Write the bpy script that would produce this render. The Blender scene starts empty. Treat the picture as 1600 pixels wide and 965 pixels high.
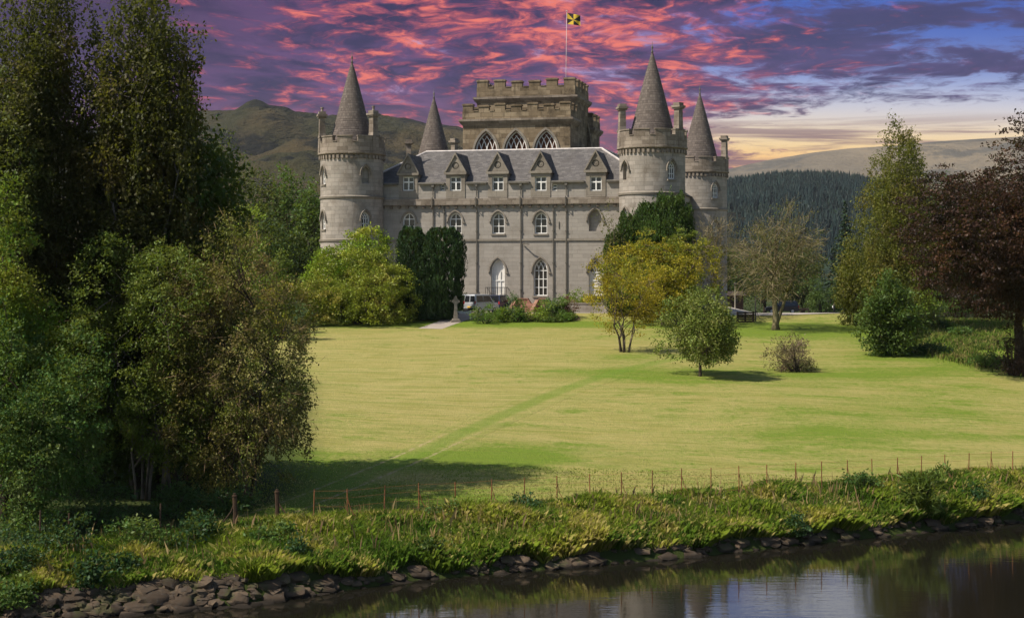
import bpy, bmesh, math, random
import numpy as np
from mathutils import Vector, Matrix, Euler
from mathutils.bvhtree import BVHTree

# ------------------------------------------------------------------ base
SC = bpy.context.scene
COL = SC.collection
SC.unit_settings.scale_length = 1.25
R = math.radians
FPX = 2569.0          # focal length in photograph pixels
CZ = 10.0             # eye height above the river
HY = 440.0            # horizon row

# ------------------------------------------------------------------ camera
cam = bpy.data.cameras.new('camera')
cam.sensor_width = 36.0
cam.lens = FPX / 1600 * 36
cam.shift_y = -(482.5 - HY) / 1600
cam.clip_start = 1.0
cam.clip_end = 20000
camo = bpy.data.objects.new('camera', cam)
COL.objects.link(camo)
camo.location = (0, 0, CZ)
camo.rotation_euler = (R(90), 0, 0)
SC.camera = camo

# ------------------------------------------------------------------ node shorthand
def nd(t, kind, ins=None, **props):
    n = t.nodes.new(kind)
    for k, v in props.items():
        setattr(n, k, v)
    for k, v in (ins or {}).items():
        s = n.inputs[k]
        if isinstance(v, bpy.types.NodeSocket):
            t.links.new(v, s)
        else:
            if isinstance(v, (tuple, list)) and len(v) == 3 and s.type == 'RGBA':
                v = (*v, 1)
            s.default_value = v
    return n
def math_(t, op, a, b=0.0, c=None, clamp=False):
    ins = {0: a, 1: b}
    if c is not None: ins[2] = c
    return nd(t, 'ShaderNodeMath', ins, operation=op, use_clamp=clamp).outputs[0]
def maprange(t, v, a, b, c=0.0, d=1.0, smooth=True):
    return nd(t, 'ShaderNodeMapRange', {'Value': v, 'From Min': a, 'From Max': b, 'To Min': c, 'To Max': d},
              interpolation_type='SMOOTHSTEP' if smooth else 'LINEAR', clamp=True).outputs[0]
def mixc(t, f, a, b, blend='MIX'):
    n = nd(t, 'ShaderNodeMix', {'Factor': f}, data_type='RGBA', blend_type=blend)
    for k, v in ((6, a), (7, b)):
        if isinstance(v, bpy.types.NodeSocket): t.links.new(v, n.inputs[k])
        else: n.inputs[k].default_value = (*v[:3], 1)
    return n.outputs[2]
def noise(t, vec, scale, detail=4, rough=.55, dist=0.0):
    return nd(t, 'ShaderNodeTexNoise', {'Vector': vec, 'Scale': scale, 'Detail': detail, 'Roughness': rough, 'Distortion': dist}).outputs['Fac']
def mapping(t, vec, scale=(1, 1, 1), rot=(0, 0, 0), loc=(0, 0, 0)):
    return nd(t, 'ShaderNodeMapping', {'Vector': vec, 'Scale': scale, 'Rotation': rot, 'Location': loc}).outputs[0]

# ------------------------------------------------------------------ light: sun, sky, exposure
SUN_EL = 51.0
sun_h = Vector((0.93, 0.37, 0)).normalized()
sun_dir = Vector((sun_h.x * math.cos(R(SUN_EL)), sun_h.y * math.cos(R(SUN_EL)), -math.sin(R(SUN_EL))))
sl = bpy.data.lights.new('sun', 'SUN')
sl.energy = 4.3
sl.angle = R(0.5)
sl.color = (1.0, 0.92, 0.80)
so = bpy.data.objects.new('sun', sl)
COL.objects.link(so)
so.rotation_euler = sun_dir.to_track_quat('-Z', 'Y').to_euler()
so.location = (-60, 0, 80)
EXPO = 0.65
SC.view_settings.view_transform = 'Standard'
SC.view_settings.look = 'None'
SC.view_settings.gamma = 1
SC.view_settings.use_curve_mapping = False
SC.view_settings.exposure = EXPO
SC.cycles.max_bounces = 6
SC.cycles.diffuse_bounces = 2
SC.cycles.glossy_bounces = 3
SC.cycles.transmission_bounces = 3
SC.cycles.volume_bounces = 0
SC.cycles.sample_clamp_indirect = 4

def build_world():
    w = bpy.data.worlds.new('World')
    SC.world = w
    w.use_nodes = True
    t = w.node_tree
    t.nodes.clear()
    sky = nd(t, 'ShaderNodeTexSky', sky_type='NISHITA', sun_disc=False, sun_elevation=R(SUN_EL), sun_rotation=R(248), altitude=50)
    bg1 = nd(t, 'ShaderNodeBackground', {'Color': sky.outputs[0], 'Strength': 0.08})
    g = nd(t, 'ShaderNodeTexCoord').outputs['Generated']
    sp = nd(t, 'ShaderNodeSeparateXYZ', {0: g})
    x, y, z = sp.outputs
    yy = math_(t, 'MAXIMUM', y, 0.05)
    az = math_(t, 'DIVIDE', x, yy)
    el = math_(t, 'DIVIDE', z, yy)
    # layered cloud deck seen in perspective: coordinates on a flat ceiling high over the glen
    elp = math_(t, 'ADD', math_(t, 'MAXIMUM', el, -0.01), 0.115)
    U = math_(t, 'DIVIDE', math_(t, 'SUBTRACT', az, 0.06), elp)
    V = math_(t, 'DIVIDE', 1.0, elp)
    P = nd(t, 'ShaderNodeCombineXYZ', {0: U, 1: V, 2: 0.0}).outputs[0]
    warp = nd(t, 'ShaderNodeTexNoise', {'Vector': P, 'Scale': 1.6, 'Detail': 4, 'Roughness': .6})
    Pw = nd(t, 'ShaderNodeVectorMath', {0: P, 1: nd(t, 'ShaderNodeVectorMath', {0: warp.outputs['Color'], 3: 0.42}, operation='SCALE').outputs[0]}, operation='ADD').outputs[0]
    rot = (0, 0, R(16))
    big = noise(t, mapping(t, Pw, (.9, .75, 1), rot, (2.2, 0.4, 0)), 1.0, 4, .55)
    mid = noise(t, mapping(t, Pw, (2.2, 1.9, 1), rot, (3.1, 7.7, 0)), 2.0, 9, .60, .2)
    fine = noise(t, mapping(t, Pw, (3.6, 3.0, 1), rot, (9.3, 1.2, 0)), 3.2, 9, .64, .25)
    puff = noise(t, mapping(t, Pw, (6.5, 6.0, 1), rot, (1.3, 5.2, 0)), 2.3, 7, .66, .2)
    streak = noise(t, mapping(t, P, (.55, 2.6, 1), (0, 0, R(5)), (1.3, 4.2, 0)), 1.2, 7, .6, .35)
    right = maprange(t, az, 0.07, 0.26)
    # clear sky behind the clouds: cream low on the right, blue above
    low = maprange(t, el, 0.130, 0.085)
    blue = mixc(t, maprange(t, el, 0.09, 0.165), (.50, .58, .80), (.075, .17, .56))
    cream = mixc(t, maprange(t, el, 0.068, 0.112), (1.0, .72, .30), (.84, .76, .70))
    cream = mixc(t, maprange(t, el, 0.086, 0.060), cream, (1.0, .52, .24))
    rosy = mixc(t, maprange(t, el, 0.08, 0.15), (.58, .30, .38), (.42, .42, .74))
    clear = mixc(t, maprange(t, az, 0.02, 0.15), rosy, mixc(t, low, blue, cream))
    # cloud body: indigo to mauve
    body = mixc(t, maprange(t, mid, .36, .64), (.026, .018, .12), (.185, .09, .25))
    body = mixc(t, math_(t, 'MULTIPLY', maprange(t, el, 0.125, 0.072), .85), body, mixc(t, mid, (.16, .06, .14), (.33, .13, .19)))
    body = mixc(t, math_(t, 'MULTIPLY', math_(t, 'MULTIPLY', maprange(t, az, .06, .22), maprange(t, el, .085, .15)), .85), body, mixc(t, mid, (.035, .042, .15), (.12, .12, .32)))
    body = mixc(t, math_(t, 'MULTIPLY', math_(t, 'MULTIPLY', maprange(t, az, -.08, -.26), maprange(t, el, .09, .16)), .8), body, (.065, .036, .125))
    # coral light caught on the undersides
    env = math_(t, 'MULTIPLY', maprange(t, az, -.30, -.08), maprange(t, az, .34, .06))
    env = math_(t, 'ADD', math_(t, 'MULTIPLY', env, .80), .20)
    rim = math_(t, 'ADD', math_(t, 'MULTIPLY', fine, .56), math_(t, 'MULTIPLY', big, .24))
    rim = math_(t, 'ADD', rim, math_(t, 'MULTIPLY', puff, .24))
    rim = math_(t, 'ADD', rim, math_(t, 'MULTIPLY', math_(t, 'SUBTRACT', env, 1.0), .07))
    red = math_(t, 'MULTIPLY', maprange(t, rim, .488, .630), maprange(t, env, .0, .6))
    coral = mixc(t, maprange(t, rim, .53, .66), (.48, .10, .18), (.90, .25, .19))
    body = mixc(t, red, body, coral)
    # holes in the deck
    hole = math_(t, 'ADD', math_(t, 'MULTIPLY', mid, .42), math_(t, 'MULTIPLY', streak, .34))
    hole = math_(t, 'ADD', hole, math_(t, 'MULTIPLY', puff, .24))
    thr = math_(t, 'ADD', hole, math_(t, 'ADD', math_(t, 'MULTIPLY', right, .05), math_(t, 'MULTIPLY', math_(t, 'MULTIPLY', maprange(t, az, -.08, .06), maprange(t, el, .09, .13)), .035)))
    thr = math_(t, 'ADD', thr, math_(t, 'MULTIPLY', math_(t, 'MULTIPLY', maprange(t, math_(t, 'ADD', az, math_(t, 'MULTIPLY', math_(t, 'SUBTRACT', big, .5), .25)), .085, .19), maprange(t, math_(t, 'ADD', el, math_(t, 'MULTIPLY', math_(t, 'SUBTRACT', mid, .5), .06)), .128, .095)), .15))
    thr = math_(t, 'SUBTRACT', thr, math_(t, 'MULTIPLY', maprange(t, az, -.08, -.22), .06))
    open_ = maprange(t, thr, .555, .645)
    front = mixc(t, open_, body, clear)
    # thin bars of grey-mauve cloud lying over the right-hand hills
    bars = math_(t, 'MULTIPLY', maprange(t, streak, .50, .60), math_(t, 'MULTIPLY', maprange(t, el, .108, .085), maprange(t, az, .07, .13)))
    front = mixc(t, math_(t, 'MULTIPLY', bars, .85), front, (.25, .145, .185))
    front = nd(t, 'ShaderNodeGamma', {'Color': front, 'Gamma': 1.22}).outputs[0]
    # overhead the deck breaks into white cloud over plain blue
    hi = mixc(t, maprange(t, mid, .42, .58), (.16, .26, .62), (.80, .82, .88))
    front = mixc(t, maprange(t, el, .172, .186), front, hi)
    bg2 = nd(t, 'ShaderNodeBackground', {'Color': front, 'Strength': 1.0 / 2 ** EXPO})
    m = math_(t, 'MULTIPLY', maprange(t, el, .55, .30), maprange(t, y, .25, .45))
    mx = nd(t, 'ShaderNodeMixShader', {0: m, 1: bg1.outputs[0], 2: bg2.outputs[0]})
    out = nd(t, 'ShaderNodeOutputWorld', {0: mx.outputs[0]})
build_world()

# ------------------------------------------------------------------ ground shape
def px2(px, py, z):
    d = (CZ - z) * FPX / (py - HY)
    return ((px - 800) / FPX * d, d)
_W = [px2(a, b, 0) for a, b in [(-700, 1010), (-100, 985), (50, 972), (380, 946), (490, 929), (640, 907), (800, 894), (1050, 873), (1300, 846), (1600, 815), (1800, 797), (2400, 745)]]
WX = np.array([p[0] for p in _W]); WY = np.array([p[1] for p in _W])
_F = [px2(a, b, 1.4) for a, b in [(-700, 915), (-100, 880), (60, 866), (367, 832), (433, 824), (543, 819), (800, 800), (1019, 785), (1300, 766), (1582, 747), (1800, 733), (2400, 700)]]
FX = np.array([p[0] for p in _F]); FY = np.array([p[1] for p in _F])
def sstep(t):
    t = np.clip(t, 0, 1); return t * t * (3 - 2 * t)
def gz(x, y):
    x = np.asarray(x, float); y = np.asarray(y, float)
    yw = np.interp(x, WX, WY); yf = np.interp(x, FX, FY)
    s = y - yw
    z = np.clip(s * .8, -1.4, 0)
    z = np.where(s > 0, .62 * np.clip(s / .9, 0, 1), z)
    t = (s - .9) / np.maximum(yf - yw - .9, .5)
    z = np.where(s > .9, .62 + .78 * np.clip(t, 0, 1) ** .8, z)
    tl = (y - yf) / (140 - yf)
    lawn = 1.4 + 5.1 * np.clip(tl, 0, 1)
    lawn = lawn + .10 * np.sin(x * .19 + 1) * np.sin(y * .13) * np.clip(tl * 6, 0, 1) * np.clip((1 - tl) * 4, 0, 1)
    z = np.where(tl > 0, lawn, z)
    px = 800 + x / np.maximum(y, 1) * FPX
    ys = np.interp(px, [1350, 1430], [489.3, 503])
    far = CZ - (ys - HY) / FPX * np.minimum(y, 300)
    far = np.maximum(far, 4.3)
    terr = 7.2 + 0 * x
    b = sstep((px - 1110) / 80)
    top = terr * (1 - b) + far * b
    z = np.where(y > 140, 6.5 + (top - 6.5) * sstep((y - 140) / 6), z)
    return z
def gz1(x, y): return float(gz(np.array([x]), np.array([y]))[0])
def at(px, d):
    x = (px - 800) / FPX * d
    return Vector((x, d, gz1(x, d)))
def hit(px, py):
    k = (px - 800) / FPX; m = (HY - py) / FPX
    ds = np.arange(44, 260, .1)
    zz = gz(k * ds, ds); ray = CZ + m * ds
    i = int(np.argmax((zz >= ray) & (zz > .05)))
    return Vector((k * ds[i], ds[i], float(zz[i])))
def zat(py, d): return CZ + (HY - py) / FPX * d

# ------------------------------------------------------------------ mesh helpers
class MB:
    def __init__(s): s.v = []; s.f = []; s.uv = {}; s.mi = {}; s.cur = 0
    def add(s, vs, fs, uvs=None, M=None):
        o = len(s.v)
        for p in vs:
            p = Vector(p)
            if M is not None: p = M @ p
            s.v.append(p)
        for i, f in enumerate(fs):
            if uvs and uvs[i] is not None: s.uv[len(s.f)] = uvs[i]
            if s.cur: s.mi[len(s.f)] = s.cur
            s.f.append([o + k for k in f])
        return s
    def box(s, x0, x1, y0, y1, z0, z1, M=None):
        return s.add([(x0, y0, z0), (x1, y0, z0), (x1, y1, z0), (x0, y1, z0), (x0, y0, z1), (x1, y0, z1), (x1, y1, z1), (x0, y1, z1)],
                     [(3, 2, 1, 0), (4, 5, 6, 7), (0, 1, 5, 4), (1, 2, 6, 5), (2, 3, 7, 6), (3, 0, 4, 7)], None, M)
    def frust(s, x0, x1, y0, y1, z0, z1, i0, M=None):
        return s.add([(x0, y0, z0), (x1, y0, z0), (x1, y1, z0), (x0, y1, z0), (x0 + i0, y0 + i0, z1), (x1 - i0, y0 + i0, z1), (x1 - i0, y1 - i0, z1), (x0 + i0, y1 - i0, z1)],
                     [(3, 2, 1, 0), (4, 5, 6, 7), (0, 1, 5, 4), (1, 2, 6, 5), (2, 3, 7, 6), (3, 0, 4, 7)], None, M)
    def prism(s, poly, y0, y1, M=None):
        """polygon in x,z extruded along y"""
        n = len(poly)
        vs = [(p[0], y0, p[1]) for p in poly] + [(p[0], y1, p[1]) for p in poly]
        fs = [tuple(range(n)), tuple(reversed(range(n, 2 * n)))]
        fs += [(i, i + n, (i + 1) % n + n, (i + 1) % n) for i in range(n)]
        return s.add(vs, fs, None, M)
    def band(s, outer, inner, y0, y1, M=None, closed=False):
        """ring between two x,z outlines of equal length, extruded along y"""
        n = len(outer)
        vs = [(p[0], y0, p[1]) for p in outer] + [(p[0], y0, p[1]) for p in inner] + [(p[0], y1, p[1]) for p in outer] + [(p[0], y1, p[1]) for p in inner]
        fs = []
        for i in range(n if closed else n - 1):
            j = (i + 1) % n
            fs += [(i, j, n + j, n + i), (i, 2 * n + i, 2 * n + j, j), (n + i, n + j, 3 * n + j, 3 * n + i), (2 * n + i, 3 * n + i, 3 * n + j, 2 * n + j)]
        if not closed:
            fs += [(0, n, 3 * n, 2 * n), (n - 1, 3 * n - 1, 4 * n - 1, 2 * n - 1)]
        return s.add(vs, fs, None, M)
    def lathe(s, prof, n=48, M=None, a0=0.0, a1=2 * math.pi, cap=True):
        full = abs(a1 - a0 - 2 * math.pi) < 1e-6
        m = n if full else n + 1
        vs = []; fs = []; uvs = []
        for (r, z) in prof:
            for i in range(m):
                a = a0 + (a1 - a0) * i / n
                vs.append((r * math.cos(a), r * math.sin(a), z))
        rr = max(p[0] for p in prof)
        L = [0]
        for a, b in zip(prof[:-1], prof[1:]): L.append(L[-1] + math.hypot(a[0] - b[0], a[1] - b[1]))
        for j in range(len(prof) - 1):
            for i in range(n):
                k = (i + 1) % m
                fs.append((j * m + i, j * m + k, (j + 1) * m + k, (j + 1) * m + i))
                u0 = (a0 + (a1 - a0) * i / n) * rr; u1 = (a0 + (a1 - a0) * (i + 1) / n) * rr
                v0 = prof[j][1]; v1 = prof[j + 1][1]
                uvs.append(((u0, v0), (u1, v0), (u1, v1), (u0, v1)))
        if cap and full:
            fs.append(tuple(reversed(range(m)))); uvs.append(None)
            fs.append(tuple(range((len(prof) - 1) * m, len(prof) * m))); uvs.append(None)
        return s.add(vs, fs, uvs, M)
    def arcbox(s, r0, r1, a0, a1, z0, z1, n=4, M=None):
        vs = []; fs = []
        for i in range(n + 1):
            a = a0 + (a1 - a0) * i / n
            c, q = math.cos(a), math.sin(a)
            vs += [(r0 * c, r0 * q, z0), (r1 * c, r1 * q, z0), (r1 * c, r1 * q, z1), (r0 * c, r0 * q, z1)]
        uvs = []
        for i in range(n):
            b = 4 * i; u0 = (a0 + (a1 - a0) * i / n) * r1; u1 = (a0 + (a1 - a0) * (i + 1) / n) * r1
            fs += [(b + 1, b + 5, b + 6, b + 2), (b, b + 3, b + 7, b + 4), (b + 3, b + 2, b + 6, b + 7), (b, b + 4, b + 5, b + 1)]
            uvs += [((u0, z0), (u1, z0), (u1, z1), (u0, z1)), None, None, None]
        fs += [(0, 1, 2, 3), (4 * n + 3, 4 * n + 2, 4 * n + 1, 4 * n)]; uvs += [None, None]
        return s.add(vs, fs, uvs, M)
    def tube(s, pts, rad, n=6, cap=True, M=None):
        pts = [Vector(p) for p in pts]
        if not hasattr(rad, '__len__'): rad = [rad] * len(pts)
        vs = []; fs = []
        up = Vector((.31, .17, 1)).normalized()
        for i, p in enumerate(pts):
            d = (pts[min(i + 1, len(pts) - 1)] - pts[max(i - 1, 0)])
            if d.length < 1e-9: d = Vector((0, 0, 1))
            d.normalize()
            a = d.cross(up if abs(d.dot(up)) < .95 else Vector((1, 0, 0))).normalized(); b = d.cross(a)
            for k in range(n):
                q = 2 * math.pi * k / n
                vs.append(p + (a * math.cos(q) + b * math.sin(q)) * rad[i])
        for i in range(len(pts) - 1):
            for k in range(n):
                l = (k + 1) % n
                fs.append((i * n + k, i * n + l, (i + 1) * n + l, (i + 1) * n + k))
        if cap:
            fs.append(tuple(reversed(range(n)))); fs.append(tuple(range((len(pts) - 1) * n, len(pts) * n)))
        return s.add(vs, fs, None, M)
    def mesh(s, name):
        me = bpy.data.meshes.new(name)
        me.from_pydata([tuple(p) for p in s.v], [], s.f)
        uvl = me.uv_layers.new(name='UVMap').data
        for poly in me.polygons:
            i = poly.index
            if i in s.mi: poly.material_index = s.mi[i]
            if i in s.uv:
                for li, c in zip(poly.loop_indices, s.uv[i]): uvl[li].uv = c
            else:
                nn = poly.normal
                if abs(nn.z) > .85:
                    for li in poly.loop_indices:
                        q = me.vertices[me.loops[li].vertex_index].co; uvl[li].uv = (q.x, q.y)
                else:
                    tx = Vector((-nn.y, nn.x, 0)).normalized()
                    sl_ = math.sqrt(max(1e-6, 1 - nn.z * nn.z))
                    for li in poly.loop_indices:
                        q = me.vertices[me.loops[li].vertex_index].co; uvl[li].uv = (q.dot(tx), q.z / sl_)
        return me
    def build(s, name, mats, parent=None, smooth=False, fix=True, loc=None):
        me = s.mesh(name)
        if fix:
            bm = bmesh.new(); bm.from_mesh(me); bmesh.ops.recalc_face_normals(bm, faces=bm.faces); bm.to_mesh(me); bm.free()
        for m in (mats if isinstance(mats, (list, tuple)) else [mats]): me.materials.append(m)
        if smooth:
            me.polygons.foreach_set('use_smooth', [True] * len(me.polygons))
            if smooth is not True: me.set_sharp_from_angle(angle=R(smooth))
        o = bpy.data.objects.new(name, me)
        COL.objects.link(o)
        if parent is not None: o.parent = parent
        if loc is not None: o.location = loc
        return o

def cut(obj, mb):
    """real openings: boolean difference with a set of prisms"""
    me = mb.mesh('cutter')
    bm = bmesh.new(); bm.from_mesh(me); bmesh.ops.recalc_face_normals(bm, faces=bm.faces); bm.to_mesh(me); bm.free()
    c = bpy.data.objects.new('cutter', me); COL.objects.link(c)
    if obj.parent: c.parent = obj.parent
    md = obj.modifiers.new('cut', 'BOOLEAN'); md.operation = 'DIFFERENCE'; md.object = c; md.solver = 'EXACT'
    bpy.context.view_layer.update()
    dg = bpy.context.evaluated_depsgraph_get()
    new = bpy.data.meshes.new_from_object(obj.evaluated_get(dg))
    obj.modifiers.clear()
    old = obj.data; new.name = old.name; obj.data = new
    bpy.data.meshes.remove(old)
    bpy.data.objects.remove(c); bpy.data.meshes.remove(me)

def tag(o, label=None, cat=None, group=None, kind=None):
    if label: o['label'] = label
    if cat: o['category'] = cat
    if group: o['group'] = group
    if kind: o['kind'] = kind
    return o
def thing(name, label, cat, loc=(0, 0, 0), rz=0.0, group=None):
    o = bpy.data.objects.new(name, None); COL.objects.link(o)
    o.location = loc; o.rotation_euler = (0, 0, rz); o.empty_display_size = .3
    return tag(o, label, cat, group)
def copy_tree(o, parent=None):
    c = o.copy(); COL.objects.link(c)
    if parent is not None: c.parent = parent
    for ch in [q for q in bpy.data.objects if q.parent == o]: copy_tree(ch, c)
    return c
def arrays_obj(name, V, F, mat, parent=None, smooth=False):
    """fast mesh from numpy arrays; F is (n,3) or (n,4)"""
    me = bpy.data.meshes.new(name)
    nv, nf, k = len(V), len(F), F.shape[1]
    me.vertices.add(nv); me.vertices.foreach_set('co', np.ascontiguousarray(V, np.float32).ravel())
    me.loops.add(nf * k); me.loops.foreach_set('vertex_index', np.ascontiguousarray(F, np.int32).ravel())
    me.polygons.add(nf); me.polygons.foreach_set('loop_start', np.arange(0, nf * k, k, dtype=np.int32))
    me.polygons.foreach_set('use_smooth', np.full(nf, bool(smooth)))
    me.update(calc_edges=True)
    me.materials.append(mat)
    o = bpy.data.objects.new(name, me); COL.objects.link(o)
    if parent is not None: o.parent = parent
    return o

# ------------------------------------------------------------------ materials
def new_mat(name):
    m = bpy.data.materials.new(name); m.use_nodes = True
    t = m.node_tree; t.nodes.clear()
    return m, t
def finish(t, color, rough=.8, bump=None, bstr=.3, bdist=.05, metal=0.0, spec=.3, disp=None):
    p = nd(t, 'ShaderNodeBsdfPrincipled', {'Base Color': color, 'Roughness': rough, 'Metallic': metal, 'Specular IOR Level': spec})
    if bump is not None:
        b = nd(t, 'ShaderNodeBump', {'Height': bump, 'Strength': bstr, 'Distance': bdist})
        t.links.new(b.outputs[0], p.inputs['Normal'])
    nd(t, 'ShaderNodeOutputMaterial', {0: p.outputs[0]})
    return p
def plain(name, a, b=None, scale=3.0, rough=.6, metal=0.0, spec=.4, bstr=.15):
    m, t = new_mat(name)
    g = nd(t, 'ShaderNodeTexCoord').outputs['Object']
    n = noise(t, g, scale, 5, .6)
    c = mixc(t, maprange(t, n, .35, .65), a, b or tuple(q * .8 for q in a))
    finish(t, c, rough, n, bstr, .02, metal, spec)
    return m
def stone_mat(name, cols, stain, bw=.85, bh=.32, stain_amt=.5, mortar=.016, joint=.8, rough_stain=1.0):
    m, t = new_mat(name)
    uv = nd(t, 'ShaderNodeTexCoord').outputs['UV']
    g = nd(t, 'ShaderNodeTexCoord').outputs['Object']
    wv = nd(t, 'ShaderNodeTexNoise', {'Vector': g, 'Scale': 2.3, 'Detail': 2})
    uvw = nd(t, 'ShaderNodeVectorMath', {0: uv, 1: nd(t, 'ShaderNodeVectorMath', {0: wv.outputs['Color'], 3: .05}, operation='SCALE').outputs[0]}, operation='ADD').outputs[0]
    br = nd(t, 'ShaderNodeTexBrick', {'Vector': uvw, 'Color1': (0, 0, 0), 'Color2': (1, 1, 1), 'Mortar': (.5, .5, .5), 'Scale': 1.0,
            'Mortar Size': mortar, 'Mortar Smooth': .4, 'Bias': 0.0, 'Brick Width': bw, 'Row Height': bh})
    br.offset_frequency = 2; br.squash = 1.35; br.squash_frequency = 3
    r = nd(t, 'ShaderNodeValToRGB', {0: br.outputs['Color']})
    e = r.color_ramp.elements
    e[0].position = 0; e[0].color = (*cols[0], 1); e[1].position = 1; e[1].color = (*cols[-1], 1)
    for i, c in enumerate(cols[1:-1]):
        q = e.new((i + 1) / (len(cols) - 1)); q.color = (*c, 1)
    c = r.outputs[0]
    c = mixc(t, math_(t, 'MULTIPLY', br.outputs['Fac'], joint), c, tuple(q * .62 for q in cols[0]))
    n1 = noise(t, g, .55, 6, .62); n2 = noise(t, g, 5.0, 6, .65)
    n3 = noise(t, mapping(t, g, (2.2, 2.2, .35)), 1.1, 5, .6)
    c = mixc(t, math_(t, 'MULTIPLY', maprange(t, n1, .48, .68), stain_amt), c, stain)
    c = mixc(t, math_(t, 'MULTIPLY', maprange(t, n3, .52, .72), stain_amt * .7), c, tuple(q * .7 for q in stain))
    c = mixc(t, math_(t, 'MULTIPLY', n2, .5), c, mixc(t, n2, tuple(q * .5 for q in cols[0]), tuple(min(1, q * 1.25) for q in cols[-1])))
    h = math_(t, 'SUBTRACT', math_(t, 'MULTIPLY', n2, .6 * rough_stain), br.outputs['Fac'])
    finish(t, c, .9, h, .55, .03, 0, .15)
    return m
M = {}
M['wall'] = stone_mat('castle_wall_stone', [(.265, .238, .205), (.305, .275, .238), (.335, .30, .258)], (.17, .14, .105), .95, .36, .38, .012, .55)
M['tower'] = stone_mat('castle_tower_stone', [(.225, .20, .168), (.30, .268, .228), (.36, .315, .268)], (.14, .11, .08), .9, .38, .68)
M['parapet'] = stone_mat('parapet_stone', [(.15, .12, .09), (.23, .19, .148), (.30, .25, .20)], (.07, .052, .038), .8, .36, .7)
M['keep'] = stone_mat('keep_stone', [(.105, .075, .045), (.20, .15, .095), (.30, .235, .155)], (.042, .03, .018), .9, .42, .95, .016, .7)
M['trim'] = stone_mat('trim_stone', [(.20, .172, .138), (.235, .205, .165), (.27, .235, .19)], (.10, .08, .06), 1.6, .6, .55)
M['sand'] = stone_mat('red_sandstone', [(.27, .135, .095), (.33, .17, .12), (.37, .205, .145)], (.12, .075, .05), 1.2, .3, .6)
M['slate'] = stone_mat('roof_slate', [(.075, .070, .070), (.11, .102, .098), (.155, .143, .135)], (.065, .058, .05), .42, .24, .55, .014, .8)
M['spire'] = stone_mat('spire_slate', [(.085, .070, .060), (.125, .102, .088), (.17, .14, .12)], (.07, .055, .045), .36, .25, .5, .016, .85)
M['white'] = plain('white_paint', (.80, .78, .74), (.70, .68, .63), 6, .5)
M['blind'] = plain('white_blind', (.74, .70, .64), (.62, .58, .52), 1.2, .8)
M['ridge'] = plain('lead_ridge', (.58, .52, .48), (.42, .38, .36), 2, .5)
M['pipe'] = plain('downpipe_paint', (.13, .115, .09), (.09, .08, .065), 3, .6)
M['iron'] = plain('black_iron', (.03, .03, .03), (.045, .04, .035), 6, .6)
M['rust'] = plain('rusty_iron', (.26, .10, .035), (.15, .055, .02), 7, .85)
M['old_wood'] = plain('weathered_post_wood', (.075, .045, .025), (.045, .028, .018), 6, .9, 0, .2, .5)
M['fence_wood'] = plain('dark_fence_wood', (.05, .032, .02), (.035, .022, .015), 5, .9)
M['pale_wood'] = plain('bleached_wood', (.42, .38, .30), (.30, .26, .20), 7, .9)
def glass_mat(name, c, rough=.06):
    m, t = new_mat(name)
    g = nd(t, 'ShaderNodeTexCoord').outputs['Object']
    n = noise(t, g, 1.4, 2)
    finish(t, mixc(t, n, c, tuple(q * .5 for q in c)), rough, n, .04, .05, 0, .5)
    return m
M['glass'] = glass_mat('dark_window_glass', (.028, .026, .026))
M['glass_amber'] = plain('hall_window_glass', (.13, .055, .030), (.08, .035, .02), 3, .7, 0, .1)
M['car_glass'] = glass_mat('car_glass', (.02, .022, .026))
def paint(name, c, rough=.28):
    m, t = new_mat(name)
    g = nd(t, 'ShaderNodeTexCoord').outputs['Object']
    n = noise(t, g, 4, 4)
    finish(t, mixc(t, math_(t, 'MULTIPLY', n, .35), c, tuple(q * .6 for q in c)), rough, n, .02, .01, .25, .5)
    return m
M['silver'] = paint('silver_car_paint', (.50, .52, .55)); M['paleblue'] = paint('pale_grey_car_paint', (.42, .46, .52))
M['navy'] = paint('dark_blue_car_paint', (.035, .045, .085)); M['black_paint'] = paint('black_car_paint', (.02, .02, .026))
M['tyre'] = plain('tyre_rubber', (.018, .018, .018), None, 9, .9)
M['rim'] = plain('alloy_rim', (.5, .5, .5), None, 9, .35, .7)
M['plate'] = plain('yellow_number_plate', (.75, .46, .03), (.68, .40, .03), 2, .5)
M['redlamp'] = plain('red_lamp_lens', (.40, .02, .02), None, 5, .25)

def leaf_mat(name, a, b, c=None, scale=.9, trans=.35, vary=.30, rough=.55, edge=.5):
    """three leaf tones: clump-sized noise picks between them, each leaf also varies on its own"""
    m, t = new_mat(name)
    g = nd(t, 'ShaderNodeTexCoord').outputs['Object']
    geo = nd(t, 'ShaderNodeNewGeometry').outputs['Random Per Island']
    n = noise(t, g, scale, 3, .6)
    col = mixc(t, maprange(t, n, .38, .62), a, b)
    if c is not None:
        n2 = noise(t, mapping(t, g, loc=(5, 9, 3)), scale * .55, 3, .6)
        col = mixc(t, maprange(t, n2, edge, edge + .16), col, c)
    v = maprange(t, geo, 0, 1, 1 - vary, 1 + vary, False)
    hsv = nd(t, 'ShaderNodeHueSaturation', {'Hue': maprange(t, geo, 0, 1, .488, .512, False), 'Saturation': 1.0, 'Value': v, 'Color': col})
    col = hsv.outputs[0]
    p = nd(t, 'ShaderNodeBsdfPrincipled', {'Base Color': col, 'Roughness': rough, 'Specular IOR Level': .2})
    tr = nd(t, 'ShaderNodeBsdfTranslucent', {'Color': mixc(t, .35, col, (.30, .34, .02))})
    mx = nd(t, 'ShaderNodeMixShader', {0: trans, 1: p.outputs[0], 2: tr.outputs[0]})
    nd(t, 'ShaderNodeOutputMaterial', {0: mx.outputs[0]})
    return m
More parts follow.
